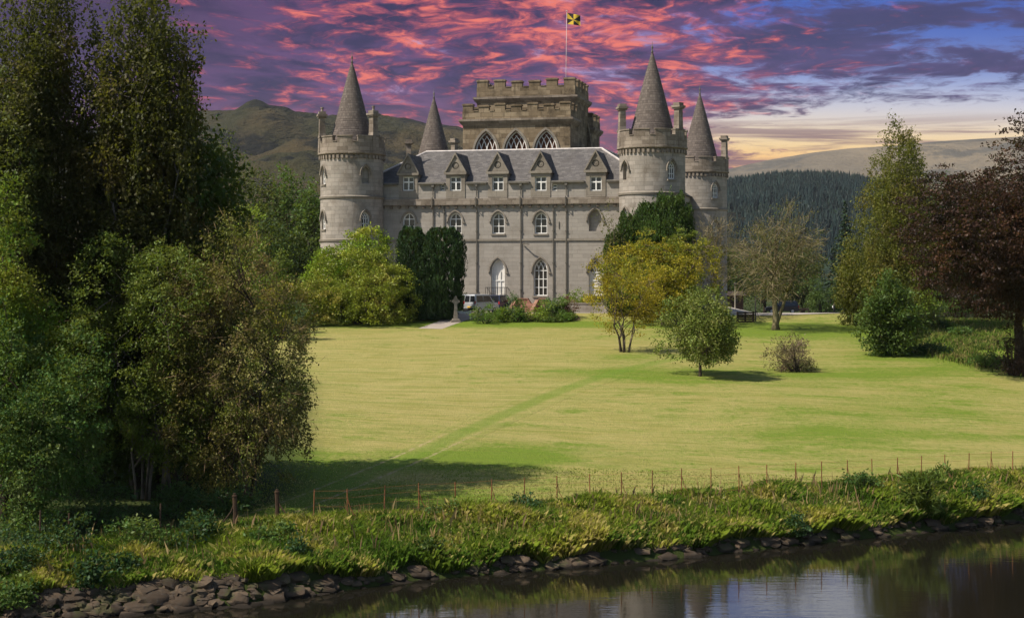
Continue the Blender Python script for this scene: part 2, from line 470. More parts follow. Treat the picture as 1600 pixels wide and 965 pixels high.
def bark_mat(name, a, b, scale=3.0):
    m, t = new_mat(name)
    g = nd(t, 'ShaderNodeTexCoord').outputs['Object']
    n = noise(t, mapping(t, g, (1, 1, .35)), scale, 6, .65)
    finish(t, mixc(t, maprange(t, n, .4, .62), a, b), .95, n, .8, .06, 0, .1)
    return m
M['bark'] = bark_mat('grey_brown_bark', (.085, .062, .042), (.17, .135, .095))
M['bark_dark'] = bark_mat('dark_bark', (.035, .026, .018), (.07, .055, .038))
M['bark_birch'] = bark_mat('birch_bark', (.16, .14, .115), (.05, .04, .03), 1.6)
M['lichen'] = bark_mat('lichen_covered_twigs', (.20, .165, .09), (.115, .09, .048), 2.0)
M['twig_brown'] = bark_mat('brown_twigs', (.13, .085, .045), (.20, .14, .075), 2.0)

# ------------------------------------------------------------------ setting: ground, river, paths
def lawn_mat(name, rut=False):
    m, t = new_mat(name)
    g = nd(t, 'ShaderNodeTexCoord').outputs['Object']
    lush_shade = nd(t, 'ShaderNodeAttribute', attribute_name='lush_shade').outputs['Fac']
    dark = nd(t, 'ShaderNodeAttribute', attribute_name='bank').outputs['Fac']
    w = nd(t, 'ShaderNodeTexNoise', {'Vector': g, 'Scale': .06, 'Detail': 3})
    gw = nd(t, 'ShaderNodeVectorMath', {0: g, 1: nd(t, 'ShaderNodeVectorMath', {0: w.outputs['Color'], 3: 7.0}, operation='SCALE').outputs[0]}, operation='ADD').outputs[0]
    swath = noise(t, mapping(t, gw, (.05, .62, 1), (0, 0, R(-4))), 1.0, 4, .6)     # raked swaths left by the mower
    lines = noise(t, mapping(t, gw, (.09, 1.5, 1), (0, 0, R(-4))), 1.0, 5, .75)
    fline = noise(t, mapping(t, gw, (.30, 4.2, 1), (0, 0, R(-4))), 1.0, 4, .7)
    blot = noise(t, mapping(t, g, (.11, .16, 1)), 1.0, 5, .62)
    tuft = noise(t, mapping(t, g, (2.2, 1.4, 1)), 1.6, 6, .7)
    grain = noise(t, mapping(t, g, (5, 3.2, 1)), 2.4, 4, .75)
    patch_ = noise(t, mapping(t, gw, (.34, .55, 1)), 1.0, 6, .68)
    dry = math_(t, 'ADD', math_(t, 'MULTIPLY', swath, .24), math_(t, 'MULTIPLY', blot, .36))
    dry = math_(t, 'ADD', dry, math_(t, 'MULTIPLY', math_(t, 'SUBTRACT', patch_, .5), .62))
    dry = math_(t, 'ADD', dry, math_(t, 'MULTIPLY', lines, .34))
    dry = math_(t, 'ADD', dry, math_(t, 'MULTIPLY', tuft, .30))
    dry = math_(t, 'SUBTRACT', dry, math_(t, 'MULTIPLY', math_(t, 'MULTIPLY', lush_shade, maprange(t, patch_, .30, .62, .45, 1.0)), .34))
    f = maprange(t, dry, .43, .65)
    green = mixc(t, tuft, (.085, .145, .010), (.16, .225, .022))
    straw = mixc(t, grain, (.26, .215, .070), (.47, .385, .155))
    straw = mixc(t, maprange(t, patch_, .42, .66), straw, mixc(t, grain, (.22, .195, .050), (.36, .305, .10)))
    c = mixc(t, f, green, straw)
    c = mixc(t, math_(t, 'MULTIPLY', maprange(t, lines, .48, .62), .55), c, (.15, .185, .025))
    c = mixc(t, math_(t, 'MULTIPLY', maprange(t, fline, .50, .64), .45), c, (.12, .145, .022))
    c = mixc(t, math_(t, 'MULTIPLY', maprange(t, grain, .35, .62), .35), c, (.13, .15, .03))
    if rut:
        r = nd(t, 'ShaderNodeAttribute', attribute_name='rut').outputs['Fac']
        cen = nd(t, 'ShaderNodeAttribute', attribute_name='centre').outputs['Fac']
        c = mixc(t, math_(t, 'MULTIPLY', cen, .55), c, mixc(t, tuft, (.085, .15, .014), (.15, .225, .025)))
        rr = maprange(t, math_(t, 'ADD', r, math_(t, 'MULTIPLY', math_(t, 'SUBTRACT', tuft, .5), .7)), .42, .75)
        c = mixc(t, rr, c, mixc(t, grain, (.29, .215, .12), (.42, .33, .20)))
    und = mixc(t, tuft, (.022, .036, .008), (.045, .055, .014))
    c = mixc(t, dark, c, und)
    h = math_(t, 'ADD', tuft, math_(t, 'MULTIPLY', grain, .7))
    finish(t, c, .95, h, .9, .10, 0, .1)
    return m
M['lawn'] = lawn_mat('lawn_grass')
M['track'] = lawn_mat('wheel_track_grass', True)

def lush_shade_at(x, y):
    px = 800 + x / y * FPX; z = gz(x, y); py = HY - (z - CZ) / y * FPX
    L = np.zeros_like(x)
    for (cx, cy, rx, ry, a) in [(800, 713, 110, 20, 1.0), (640, 722, 90, 14, .5), (1290, 586, 260, 12, .42), (1220, 515, 180, 14, 1.0), (640, 505, 230, 6, .9), (960, 557, 60, 8, .6), (880, 507, 140, 5, .6),  # list opens with tree shadow painted as greener lawn; the rest is grass growth
                                (430, 735, 120, 35, 1.2), (1510, 540, 160, 30, 1.3), (520, 800, 200, 24, .9), (700, 775, 160, 16, .5), (540, 560, 60, 40, -.2), (760, 545, 200, 20, -.5), (620, 610, 130, 40, -.3), (850, 620, 150, 30, -.15), (1350, 640, 260, 40, .3), (1300, 690, 300, 30, .35), (1000, 585, 140, 14, .5)]:
        L += a * np.exp(-((px - cx) / rx) ** 2 - ((py - cy) / ry) ** 2)
    return L
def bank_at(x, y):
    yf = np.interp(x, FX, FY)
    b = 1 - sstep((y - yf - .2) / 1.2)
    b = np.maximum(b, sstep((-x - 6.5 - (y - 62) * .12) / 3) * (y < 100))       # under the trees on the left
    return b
def grid_obj(name, xs, ys, mat, lift=0.0):
    X, Y = np.meshgrid(xs, ys)
    x = X.ravel(); y = Y.ravel()
    V = np.stack([x, y, gz(x, y) + lift], 1)
    nx, ny = len(xs), len(ys)
    i = np.arange(nx * ny).reshape(ny, nx)
    F = np.stack([i[:-1, :-1], i[:-1, 1:], i[1:, 1:], i[1:, :-1]], -1).reshape(-1, 4)
    o = arrays_obj(name, V, F, mat, None, True)
    return o, x, y
def attr(o, name, vals):
    a = o.data.attributes.new(name, 'FLOAT', 'POINT'); a.data.foreach_set('value', np.ascontiguousarray(vals, np.float32))
xs = np.concatenate([np.linspace(-4000, -300, 14)[:-1], np.linspace(-300, -45, 20)[:-1], np.linspace(-45, 62, 265), np.linspace(62, 300, 20)[1:], np.linspace(300, 4000, 14)[1:]])
ys = np.concatenate([np.linspace(-60, 38, 8)[:-1], np.linspace(38, 84, 185)[:-1], np.linspace(84, 152, 170), np.linspace(152, 320, 40)[1:], np.linspace(320, 4300, 24)[1:]])
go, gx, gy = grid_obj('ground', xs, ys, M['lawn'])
tag(go, kind='structure')
gys = np.maximum(gy, 30)
attr(go, 'lush_shade', np.where((gy > 40) & (gy < 160), lush_shade_at(gx, gys), 0.6))
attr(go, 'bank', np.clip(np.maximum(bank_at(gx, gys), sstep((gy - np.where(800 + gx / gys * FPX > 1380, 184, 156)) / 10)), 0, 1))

def ribbon(name, ctr, width, mat, lift, nx=9, step=.35, prof=None, frayed=0.0, seed=1, dive=False):
    """strip of ground along a line of world points, laid just over the ground sheet"""
    P = [np.array(p[:2]) for p in ctr]
    # Catmull-Rom resample
    pts = []
    for i in range(len(P) - 1):
        p0 = P[max(i - 1, 0)]; p1 = P[i]; p2 = P[i + 1]; p3 = P[min(i + 2, len(P) - 1)]
        n = max(2, int(np.linalg.norm(p2 - p1) / step))
        for k in range(n):
            u = k / n
            pts.append(.5 * ((2 * p1) + (-p0 + p2) * u + (2 * p0 - 5 * p1 + 4 * p2 - p3) * u * u + (-p0 + 3 * p1 - 3 * p2 + p3) * u ** 3))
    pts.append(P[-1]); pts = np.array(pts)
    tg = np.gradient(pts, axis=0); tg /= np.linalg.norm(tg, axis=1)[:, None]
    nm = np.stack([-tg[:, 1], tg[:, 0]], 1)
    w = np.linspace(-1, 1, nx)
    rg = np.random.default_rng(seed)
    wd = np.full(len(pts), width) if np.isscalar(width) else np.interp(np.linspace(0, 1, len(pts)), np.linspace(0, 1, len(width)), width)
    wob = 1 + frayed * rg.normal(size=len(pts))
    XY = pts[:, None, :] + nm[:, None, :] * (w[None, :, None] * (wd * wob)[:, None, None] / 2)
    x = XY[..., 0].ravel(); y = XY[..., 1].ravel()
    ww = np.tile(w, len(pts))
    V = np.stack([x, y, gz(x, y) + lift - (.045 * np.clip((abs(ww) - .80) / .2, 0, 1) if dive else 0)], 1)
    i = np.arange(len(pts) * nx).reshape(len(pts), nx)
    F = np.stack([i[:-1, :-1], i[1:, :-1], i[1:, 1:], i[:-1, 1:]], -1).reshape(-1, 4)
    o = arrays_obj(name, V, F, mat, None, True)
    return o, x, y, np.tile(w, len(pts))
tr_px = [(392, 812), (440, 797), (500, 774), (560, 749), (640, 716), (700, 688), (760, 660), (830, 630), (900, 602), (970, 580), (1030, 566), (1085, 557)]
to, tx, ty, tw = ribbon('track', [hit(a, b) for a, b in tr_px], [2.6, 2.6, 2.7, 2.9, 3.1, 3.3, 3.3], M['track'], .022, 31, .3, dive=True)
tag(to, kind='structure')
attr(to, 'lush_shade', lush_shade_at(tx, ty)); attr(to, 'bank', bank_at(tx, ty) * (1 - np.clip(1.6 - abs(tw) * 1.6, 0, 1)))
fade = sstep((104 - ty) / 34) * .52 + .08
attr(to, 'rut', np.exp(-((abs(tw) - .50) / .16) ** 2) * fade)
attr(to, 'centre', (1 - sstep((abs(tw) - .18) / .3)) * 1.0 + .25 * np.exp(-((abs(tw) - .72) / .12) ** 2))

def gravel_mat(name, a, b):
    m, t = new_mat(name)
    g = nd(t, 'ShaderNodeTexCoord').outputs['Object']
    n = noise(t, g, .5, 5, .6); n2 = noise(t, g, 9, 4, .7)
    c = mixc(t, maprange(t, n, .35, .65), a, b)
    c = mixc(t, math_(t, 'MULTIPLY', n2, .5), c, tuple(q * .55 for q in a))
    finish(t, c, .95, n2, .6, .03, 0, .1)
    return m
M['gravel'] = gravel_mat('pale_gravel', (.40, .355, .30), (.34, .30, .25))
M['pathm'] = gravel_mat('path_gravel', (.40, .34, .29), (.33, .28, .235))
M['soil'] = gravel_mat('bed_soil', (.10, .075, .045), (.07, .07, .03))
# gravel forecourt round the castle and drive running off to the right
def patch(name, x0, x1, y0, y1, n, mat, lift, fn=None):
    xs = np.linspace(x0, x1, n); ys = np.linspace(y0, y1, n)
    X, Y = np.meshgrid(xs, ys); x = X.ravel(); y = Y.ravel()
    if fn: x, y = fn(x, y)
    V = np.stack([x, y, gz(x, y) + lift], 1)
    i = np.arange(n * n).reshape(n, n)
    F = np.stack([i[:-1, :-1], i[:-1, 1:], i[1:, 1:], i[1:, :-1]], -1).reshape(-1, 4)
    return tag(arrays_obj(name, V, F, mat, None, True), kind='structure')
patch('forecourt', -24, 15.5, 146.3, 156, 40, M['gravel'], .02)
dr = [at(p, d) for p, d in [(1130, 146.5), (1180, 146.5), (1260, 147.5), (1330, 149), (1400, 152)]]
tag(ribbon('drive', dr, [3.0, 4.2, 4.6, 4.0, 3.0], M['gravel'], .035, 9, .8)[0], kind='structure')
pth = [hit(672, 513.5), hit(690, 507), hit(708, 500), hit(727, 494), at(742, 146)]
tag(ribbon('path', pth, [2.0, 2.0, 2.1, 2.3, 2.6], M['pathm'], .012, 7, .25, None, .02)[0], kind='structure')
bed = [hit(748, 500), hit(800, 498), hit(850, 497), hit(905, 496)]
tag(ribbon('garden_bed', bed, [2.2, 2.8, 2.8, 2.2], M['soil'], .016, 7, .3, None, .04)[0], kind='structure')

def water():
    m, t = new_mat('river_water')
    g = nd(t, 'ShaderNodeTexCoord').outputs['Object']
    a = noise(t, mapping(t, g, (.7, 2.6, 1), (0, 0, R(-22))), 1.5, 4, .55)
    b = noise(t, mapping(t, g, (.12, .35, 1), (0, 0, R(-22))), 1.0, 3, .5)
    p = finish(t, (.010, .009, .006), .03, math_(t, 'ADD', math_(t, 'MULTIPLY', a, .35), b), .16, .05, 0, .5)
    p.inputs['IOR'].default_value = 1.33
    o = MB().add([(-400, -60, 0), (500, -60, 0), (500, 300, 0), (-400, 300, 0)], [(0, 1, 2, 3)])
    # only as far as the river reaches: clip behind the bank line
    xs = np.linspace(-200, 320, 120)
    far = np.interp(xs, WX, WY) + .35
    V = [(x, -60, 0) for x in xs] + [(x, f, 0) for x, f in zip(xs, far)]
    n = len(xs)
    F = [(i, i + 1, n + i + 1, n + i) for i in range(n - 1)]
    ob = MB().add(V, F).build('river', m, None, True)
    tag(ob, kind='structure')
water()

# far hills --------------------------------------------------------
def fbm(x, y, seed, octs=5, lac=2.0, gain=.5):
    rg = np.random.default_rng(seed); out = np.zeros_like(x); a = 1.0; f = 1.0
    for _ in range(octs):
        tab = rg.random((64, 64)); xi = x * f; yi = y * f
        x0 = np.floor(xi).astype(int); y0 = np.floor(yi).astype(int); u = sstep(xi - x0); v = sstep(yi - y0)
        q = lambda i, j: tab[(x0 + i) % 64, (y0 + j) % 64]
        out += a * ((q(0, 0) * (1 - u) + q(1, 0) * u) * (1 - v) + (q(0, 1) * (1 - u) + q(1, 1) * u) * v - .5)
        a *= gain; f *= lac
    return out
def hill(name, ridge, D, d0, depth, mat, nscale, namp, seed, nx=220, ny=90, power=1.0):
    rx = np.array([(p[0] - 800) / FPX * D for p in ridge]); rz = np.array([zat(p[1], D) for p in ridge])
    xs = np.linspace(rx[0], rx[-1], nx); ys = np.linspace(d0, D + depth, ny)
    X, Y = np.meshgrid(xs, ys); x = X.ravel(); y = Y.ravel()
    t = np.clip((y - d0) / (D - d0), 0, 1) ** power
    sh = sstep(t) * .45 + t * .55
    back = np.where(y > D, 1 - .5 * ((y - D) / depth) ** 2, 1)
    z0 = 2.0
    n = fbm(x * nscale, y * nscale, seed, 6)
    rid = np.interp(x, rx, rz)
    z = z0 + (rid - z0) * sh * back + n * namp * np.clip(t * 3, 0, 1) * np.where(y <= D, np.clip((1 - t) * 5, .12, 1), .05)
    i = np.arange(nx * ny).reshape(ny, nx)
    F = np.stack([i[:-1, :-1], i[:-1, 1:], i[1:, 1:], i[1:, :-1]], -1).reshape(-1, 4)
    o = arrays_obj(name, np.stack([x, y, z], 1), F, mat, None, True)
    return tag(o, kind='structure'), (rx, rz)
def moor_mat(name, cols, sc=.006):
    m, t = new_mat(name)
    g = nd(t, 'ShaderNodeTexCoord').outputs['Object']
    a = noise(t, mapping(t, g, (1, .45, 1.6)), sc, 7, .62, .4); b = noise(t, mapping(t, g, (1, .5, 2.5)), sc * 2.7, 6, .65)
    c = mixc(t, maprange(t, a, .38, .60), cols[0], cols[1])
    c = mixc(t, maprange(t, b, .49, .60), c, cols[2])
    finish(t, c, .95, b, 1.0, 26.0, 0, .05)
    return m
M['moor'] = moor_mat('moorland', [(.026, .026, .011), (.050, .038, .018), (.011, .011, .008)])
M['moor_pale'] = moor_mat('dry_upland_grass', [(.17, .135, .09), (.12, .10, .072), (.08, .072, .058)], .003)
M['forest_floor'] = moor_mat('forest_floor', [(.02, .035, .02), (.025, .04, .022), (.015, .025, .016)], .02)
hill('moor_hill', [(-200, 290), (60, 262), (200, 232), (258, 214), (300, 200), (330, 197), (352, 195), (375, 194), (392, 190), (412, 187), (432, 183), (450, 184), (468, 189), (492, 194), (520, 196), (560, 192), (610, 190), (640, 192), (665, 198), (700, 204), (735, 214), (800, 228), (900, 258), (1000, 300)],
     1900, 620, 500, M['moor'], .0085, 44, 3, 340, 190)
hill('upland_hill', [(700, 330), (900, 285), (1040, 276), (1137, 264), (1200, 250), (1260, 240), (1330, 231), (1400, 226), (1470, 219), (1540, 214), (1620, 210), (1800, 205), (2100, 215)],
     3400, 1900, 600, M['moor_pale'], .002, 70, 8, 200, 80)
fo, fr = hill('forest_hill', [(900, 330), (1050, 300), (1137, 288), (1170, 283), (1210, 279), (1260, 278), (1300, 284), (1340, 294), (1400, 305), (1500, 330), (1700, 360), (1900, 380)],
     1500, 560, 350, M['forest_floor'], .006, 12, 5, 160, 80)

# ------------------------------------------------------------------ castle
CA = R(-13.8)
CO = Vector((-15.27, 156.9, 7.2))
UX, UY = math.cos(CA), math.sin(CA)
VX, VY = -math.sin(CA), math.cos(CA)
VF = 0.8                                  # plane of the garden front
def fu(px, v=VF):
    k = (px - 800) / FPX
    return (k * (CO.y + v * VY) - CO.x - v * VX) / (UX - k * UY)
def dep(u, v): return CO.y + u * UY + v * VY
def loc_uv(px, d):
    X = (px - 800) / FPX * d - CO.x; Y = d - CO.y
    return X * UX + Y * UY, X * VX + Y * VY
castle = thing('castle', 'grey stone castle with four cone-roofed round towers and a battlemented central keep', 'castle', CO, CA)

def arch(a, h, H, n=8, x0=0.0, z0=0.0):
    """pointed arch outline from bottom left round to bottom right"""
    rise = H - h
    c = (rise * rise - a * a) / (2 * a)
    r = a + c
    th = math.atan2(rise, c) if c > -a else math.pi / 2
    right = [(-c + r * math.cos(th * i / n), h + r * math.sin(th * i / n)) for i in range(n + 1)]
    pts = [(-a, 0)] + [(-x, z) for x, z in right] + list(reversed(right))[1:] + [(a, 0)]
    return [(x0 + x, z0 + z) for x, z in pts]
def top_at(a, h, H, x):
    rise = H - h; c = (rise * rise - a * a) / (2 * a); r = a + c
    q = r * r - (abs(x) + c) ** 2
    return h + math.sqrt(max(q, 0))
def rect(a, H): return [(-a, 0), (-a, H), (a, H), (a, 0)]

def window(parent, Mx, a, h, H, style, hood=True, depth=.22, pane_mat=None, names=('window', 'pane'), sill=True):
    """white frame with its glazing bars; dark pane; stone hood and sill"""
    out = arch(a, h, H) if H > h else rect(a, H)
    t = .09
    inn = [(x * (a - t) / a, min(z, H - 1) if False else (t if z == 0 else z - (t * 1.2 if z > h else 0))) for x, z in out] if H > h else [(-(a - t), t), (-(a - t), H - t), (a - t, H - t), (a - t, t)]
    fm = MB()
    y0, y1 = depth, depth + .10
    fm.band(out, inn, y0, y1, Mx, True)
    b = .035
    tt = lambda x: (top_at(a - t, h, H - t, x) if H > h else H - t)
    def vbar(x, z0=t, z1=None, w=b): fm.box(x - w, x + w, y0 + .02, y1 - .01, z0, z1 if z1 else tt(abs(x) + w), Mx)
    def hbar(z, w=b, x=None):
        x = x or (a - t)
        if H > h and z > h:
            lo, hi = 0, a - t
            for _ in range(20):
                q = (lo + hi) / 2
                if tt(q) > z: lo = q
                else: hi = q
            x = lo
        fm.box(-x, x, y0 + .03, y1 - .02, z - w, z + w, Mx)
    def curve_bar(pts, w=b):
        fm.band([(x + w * .9, z + w * .4) for x, z in pts], [(x - w * .9, z - w * .4) for x, z in pts], y0 + .025, y1 - .015, Mx)
    def tracery(xs, base):
        # each mullion branches into two arcs of the window's own curve
        rise = (H - t) - base; aa = a - t
        c = (rise * rise - aa * aa) / (2 * aa); r = aa + c
        for x in xs:
            for s in (-1, 1):
                pts = []
                for i in range(15):
                    th = i / 14 * math.pi / 2
                    q = x + s * (r - r * math.cos(th)) ; z = base + r * math.sin(th)
                    if abs(q) > aa or z > tt(q) - .01: break
                    pts.append((q, z))
                if len(pts) > 1: curve_bar(pts)
    if style == 'sash':        # two lights wide, three high
        vbar(0); hbar(H * .36); hbar(H * .70)
    elif style == 'cross':
        vbar(0, w=.06); hbar(H * .62, .06)
    elif style == 'slit':
        hbar(H * .5, .05)
    elif style == 'lattice':
        for x in (-a / 3.1, a / 3.1): vbar(x, z1=h)
        n = int(h / .62)
        for i in range(1, n + 1): hbar(h * i / n)
        tracery((-a / 3.1, a / 3.1), h)
    elif style == 'gothic':
        vbar(-a * .28, z1=h); vbar(a * .28, z1=h); hbar(h * .5); hbar(h); tracery((-a * .28, a * .28), h)
    elif style == 'blind':
        hbar(H * .42, .06); vbar(-a * .3, z1=h, w=.02); vbar(a * .3, z1=h, w=.02)
    elif style == 'fan':
        hbar(h * .92, .05); hbar(H * .42, .06); tracery((-a * .3, 0, a * .3), h * .92)
    elif style == 'hall':
        for x in (-a * .5, 0, a * .5): vbar(x, z1=h, w=.035)
        tracery((-a * .5, 0, a * .5), h)
        tracery((-a + t + .02, a - t - .02), h)
    fr = fm.build(names[0], M['white'], parent)
    sub_ = fr if parent is castle else parent
    pm = pane_mat or M['glass']
    if style in ('blind', 'fan'):
        p2 = MB(); 
        zt = H if style == 'blind' else h * .92
        pts = [(x * .97, min(z, zt)) for x, z in out]
        p2.prism(pts, y1 - .005, y1 + .03, Mx); p2.build('blind', M['blind'], sub_)
    pn = MB(); pn.prism([(x * .985, z * .99) for x, z in out], y1 + .04, y1 + .06, Mx)
    pn.build(names[1], pm, sub_)
    if sill and H > 1.2:
        MB().box(-a - .1, a + .1, -.09, depth, -.16, -.004, Mx).build('sill', M['trim'], sub_)
    if hood and H > h:
        hood_mould(sub_, Mx, a, h, H)
    return fr
def hood_mould(parent, Mx, a, h, H, g=.12, w=.11, proud=.12):
    o = [p for p in arch(a + g + w, h - .12, H + (g + w) * 1.25)][1:-1]; i = [p for p in arch(a + g, h - .12, H + g * 1.25)][1:-1]
    m = MB().band(o, i, -proud, .01, Mx)
    for s in (-1, 1): m.box(s * (a + g + w) - (.13 if s > 0 else .0), s * (a + g + w) + (.0 if s > 0 else .13) + s * .10, -proud - .01, .01, h - .26, h - .12, Mx)
    m.build('hood_mould', M['trim'], parent)

T = Matrix.Translation
# main block ------------------------------------------------------
W_, L_ = 28.9, 34.0
body = MB().box(.7, 28.2, VF, L_ - .8, -2.0, 12.2).build('wall', M['wall'], castle)
cutm = MB()
def hole(mb, Mx, a, h, H, d=.45, grow=0.0):
    mb.prism([(x * (1 + grow), z) for x, z in (arch(a, h, H) if H > h else rect(a, H))], -.5, d, Mx)
def fz(py, u, v=VF): return zat(py, dep(u, v)) - CO.z
jobs = []
for px in (638.5, 711.5, 778.5, 845):                                  # first floor
    u = fu(px); z0 = fz(365, u); Mx = T((u, VF, z0)); hole(cutm, Mx, .60, 1.25, 1.98)
    jobs.append((Mx, .60, 1.25, 1.98, 'sash'))
for px, st in ((646, 'blind'), (711, 'blind'), (778, 'blind'), (844.5, 'lattice'), (931, 'fan')):
    u = fu(px); z0 = fz(462, u); Mx = T((u, VF, z0)); hole(cutm, Mx, .66, 2.35, 3.42)
    jobs.append((Mx, .66, 2.35, 3.42, st))
u = fu(930); Mx = T((u, VF, fz(361, u))); hole(cutm, Mx, .60, 1.1, 1.98, .40); niche = Mx
for px in (691, 866.5):
    u = fu(px); Mx = T((u, VF, fz(298, u))); hole(cutm, Mx, .24, .62, .62)
    jobs.append((Mx, .24, .62, .62, 'slit'))
dorm = []
for px in (638, 712, 778, 845, 931):
    u = fu(px); Mx = T((u, VF - .06, 0)); dorm.append((u, fz(298, u)))
    hole(cutm, T((u, VF, fz(298, u))), .60, 1.32, 1.32, .6, .06)
cut(body, cutm)
for Mx, a, h, H, st in jobs:
    window(castle, Mx, a, h, H, st, pane_mat=None)
hood_mould(castle, niche, .60, 1.1, 1.98)
# cornice with little brackets, string courses, base
def course(name, z0, z1, proud, mat, brackets=False):
    m = MB().box(.7 - proud, 28.2 + proud, VF - proud, VF + .02, z0, z1)
    m.box(28.2 - .02, 28.2 + proud, VF + .025, L_ - .8, z0, z1); m.box(.7 - proud, .72, VF + .025, L_ - .8, z0, z1)
    o = m.build(name, mat, castle)
    if brackets:
        u = 1.3; first = None
        while u < 27.8:
            if first is None: first = MB().box(-.13, .13, -proud * .7, .01, -.26, -.003).build('bracket', mat, o, loc=(u, VF, z0))
            else:
                c = first.copy(); COL.objects.link(c); c.parent = o; c.location = (u, VF, z0)
            u += .80
    return o
course('cornice', 10.02, 10.62, .32, M['parapet'], True)
course('string_course', 6.62, 6.80, .10, M['trim'])
course('plinth', -2.0, .55, .12, M['trim'])
# roof: four slated slopes round the keep
RZ, RI = 15.48, 5.0
e = [(.45, VF - .03), (28.45, VF - .03), (28.45, L_ - .55), (.45, L_ - .55)]
rg_ = [(e[0][0] + 5.2, VF + RI), (e[1][0] - 5.3, VF + RI), (e[2][0] - 5.3, L_ - .55 - RI), (e[3][0] + 5.2, L_ - .55 - RI)]
inn = [(8.6, VF + RI + .9), (20.4, VF + RI + .9), (20.4, L_ - 8), (8.6, L_ - 8)]
rm = MB()
rm.add([(x, y, 12.12) for x, y in e] + [(x, y, RZ) for x, y in rg_] + [(x, y, RZ - .9) for x, y in inn] + [(x, y, 12.02) for x, y in e],
       [(0, 1, 5, 4), (1, 2, 6, 5), (2, 3, 7, 6), (3, 0, 4, 7), (4, 5, 9, 8), (5, 6, 10, 9), (6, 7, 11, 10), (7, 4, 8, 11), (12, 13, 1, 0), (13, 14, 2, 1), (14, 15, 3, 2), (15, 12, 0, 3), (8, 9, 10, 11), (15, 14, 13, 12)])
roof = rm.build('roof', M['slate'], castle)
rc = MB()
for u, zw in dorm: rc.box(u - .62, u + .62, VF - .5, VF + .7, zw - .1, zw + 1.36)
cut(roof, rc)
rd = MB()
for a, b in ((4, 5), (5, 6), (6, 7), (7, 4)):
    P = [(x, y, RZ + .03) for x, y in rg_]; rd.tube([P[a - 4], P[(b - 4)]], .12, 6)
for k in range(4): rd.tube([(*e[k], 12.2), (*rg_[k], RZ + .03)], .10, 6)
rd.build('ridge', M['ridge'], roof)
# dormers
for u, zw in dorm:
    w = .93; zb = 10.66; zg = 13.0; za = 15.02; gw = 1.05
    prof = [(-w, zb), (-w, zg), (-w, zg + .10), (0, za - .15), (w, zg + .10), (w, zg), (w, zb)]
    dm = MB().prism([prof[0], prof[2], prof[3], prof[4], prof[6]], VF - .06, VF + 4.0, T((u, 0, 0))).build('dormer', M['trim'], castle)
    c = MB(); hole(c, T((u, VF - .06, zw)), .55, 1.32, 1.32, .7)
    c.lathe([(.33, -.2), (.33, .16)], 24, T((u, VF - .06, 13.75)) @ Matrix.Rotation(R(-90), 4, 'X'))
    cut(dm, c)
    window(dm, T((u, VF - .06, zw)), .55, 1.32, 1.32, 'cross', False, .16, None, ('window_frame', 'pane'), False)
    g = MB().box(-gw - .04, gw + .04, VF - .22, VF - .065, zg - .10, zg + .12, T((u, 0, 0)))
    for s in (-1, 1):
        g.add([(s * (gw + .08), VF - .2, zg + .05), (s * (gw + .08), VF + .06, zg + .05), (0, VF + .06, za), (0, VF - .2, za),
               (s * (gw - .06), VF - .2, zg + .05), (s * (gw - .06), VF + .06, zg + .05), (0, VF + .06, za - .24), (0, VF - .2, za - .24)],
              [(0, 1, 2, 3), (4, 7, 6, 5), (0, 3, 7, 4), (1, 5, 6, 2), (0, 4, 5, 1), (3, 2, 6, 7)], None, T((u, 0, 0)))
    g.build('gable', M['trim'], dm)
    md = MB().lathe([(.24, .02), (.24, .09), (.16, .10), (.0, .12)], 20, T((u, VF - .06, 13.75)) @ Matrix.Rotation(R(90), 4, 'X') @ T((0, 0, -.15)), cap=False)
    md.build('medallion', M['trim'], dm)
    rf = MB()
    for s in (-1, 1):
        rf.add([(s * (w + .14), VF + .065, zg + .0), (s * (w + .14), VF + 4.3, zg + .0), (0, VF + 4.3, za - .06), (0, VF + .065, za - .06),
                (s * (w + .14), VF + .065, zg - .08), (s * (w + .14), VF + 4.3, zg - .08), (0, VF + 4.3, za - .16), (0, VF + .065, za - .16)],
               [(0, 1, 2, 3), (4, 7, 6, 5), (0, 3, 7, 4), (1, 5, 6, 2), (0, 4, 5, 1)], None, T((u, 0, 0)))
    rf.build('dormer_roof', M['slate'], dm)
# gutters between dormers and rain pipes
us = [1.2] + [d[0] for d in dorm] + [27.6]
for i in range(len(us) - 1):
    a = us[i] + (1.05 if i else 0); b = us[i + 1] - (1.05 if i < len(us) - 2 else 0)
    MB().box(a, b, VF - .30, VF - .035, 12.0, 12.15).build('gutter', M['pipe'], castle)
for px, hi, lo in ((677, 12.0, -1), (694, 10.0, -1), (745, 12.0, -1), (814, 12.0, -1), (864.8, 10.0, -1), (885, 12.0, -1)):
    u = fu(px)
    p = MB().tube([(u, VF - .10, lo), (u, VF - .10, 9.6), (u, VF - .42, 9.85), (u, VF - .42, 10.7), (u, VF - .12, 10.9), (u, VF - .12, hi)] if hi > 11 else [(u, VF - .10, lo), (u, VF - .10, 9.95)], .055, 6)
    for z in (2, 4.5, 7.5, 9.3): p.box(u - .09, u + .09, VF - .17, VF - .003, z, z + .08)
    if hi > 11: p.box(u - .12, u + .12, VF - .26, VF - .02, 11.75, 11.995)
    p.build('downpipe', M['pipe'], castle)
u = fu(873.5); MB().box(u - .03, u + .03, VF - .06, VF - .002, fz(357, u), fz(346, u)).build('wall_slit', M['pipe'], castle)
u = fu(817)
MB().tube([(u, VF - .1, fz(381, u)), (u + .35, VF - .55, fz(380, u)), (u + .75, VF - .6, fz(382, u))], .06, 6).build('wall_lamp', M['pipe'], castle)
u = fu(777)
bal = MB(); z0 = fz(463, u)
for i in range(11): bal.tube([(u - 1.0 + i * .2, VF - .55, z0), (u - 1.0 + i * .2, VF - .55, z0 + .85)], .025, 4)
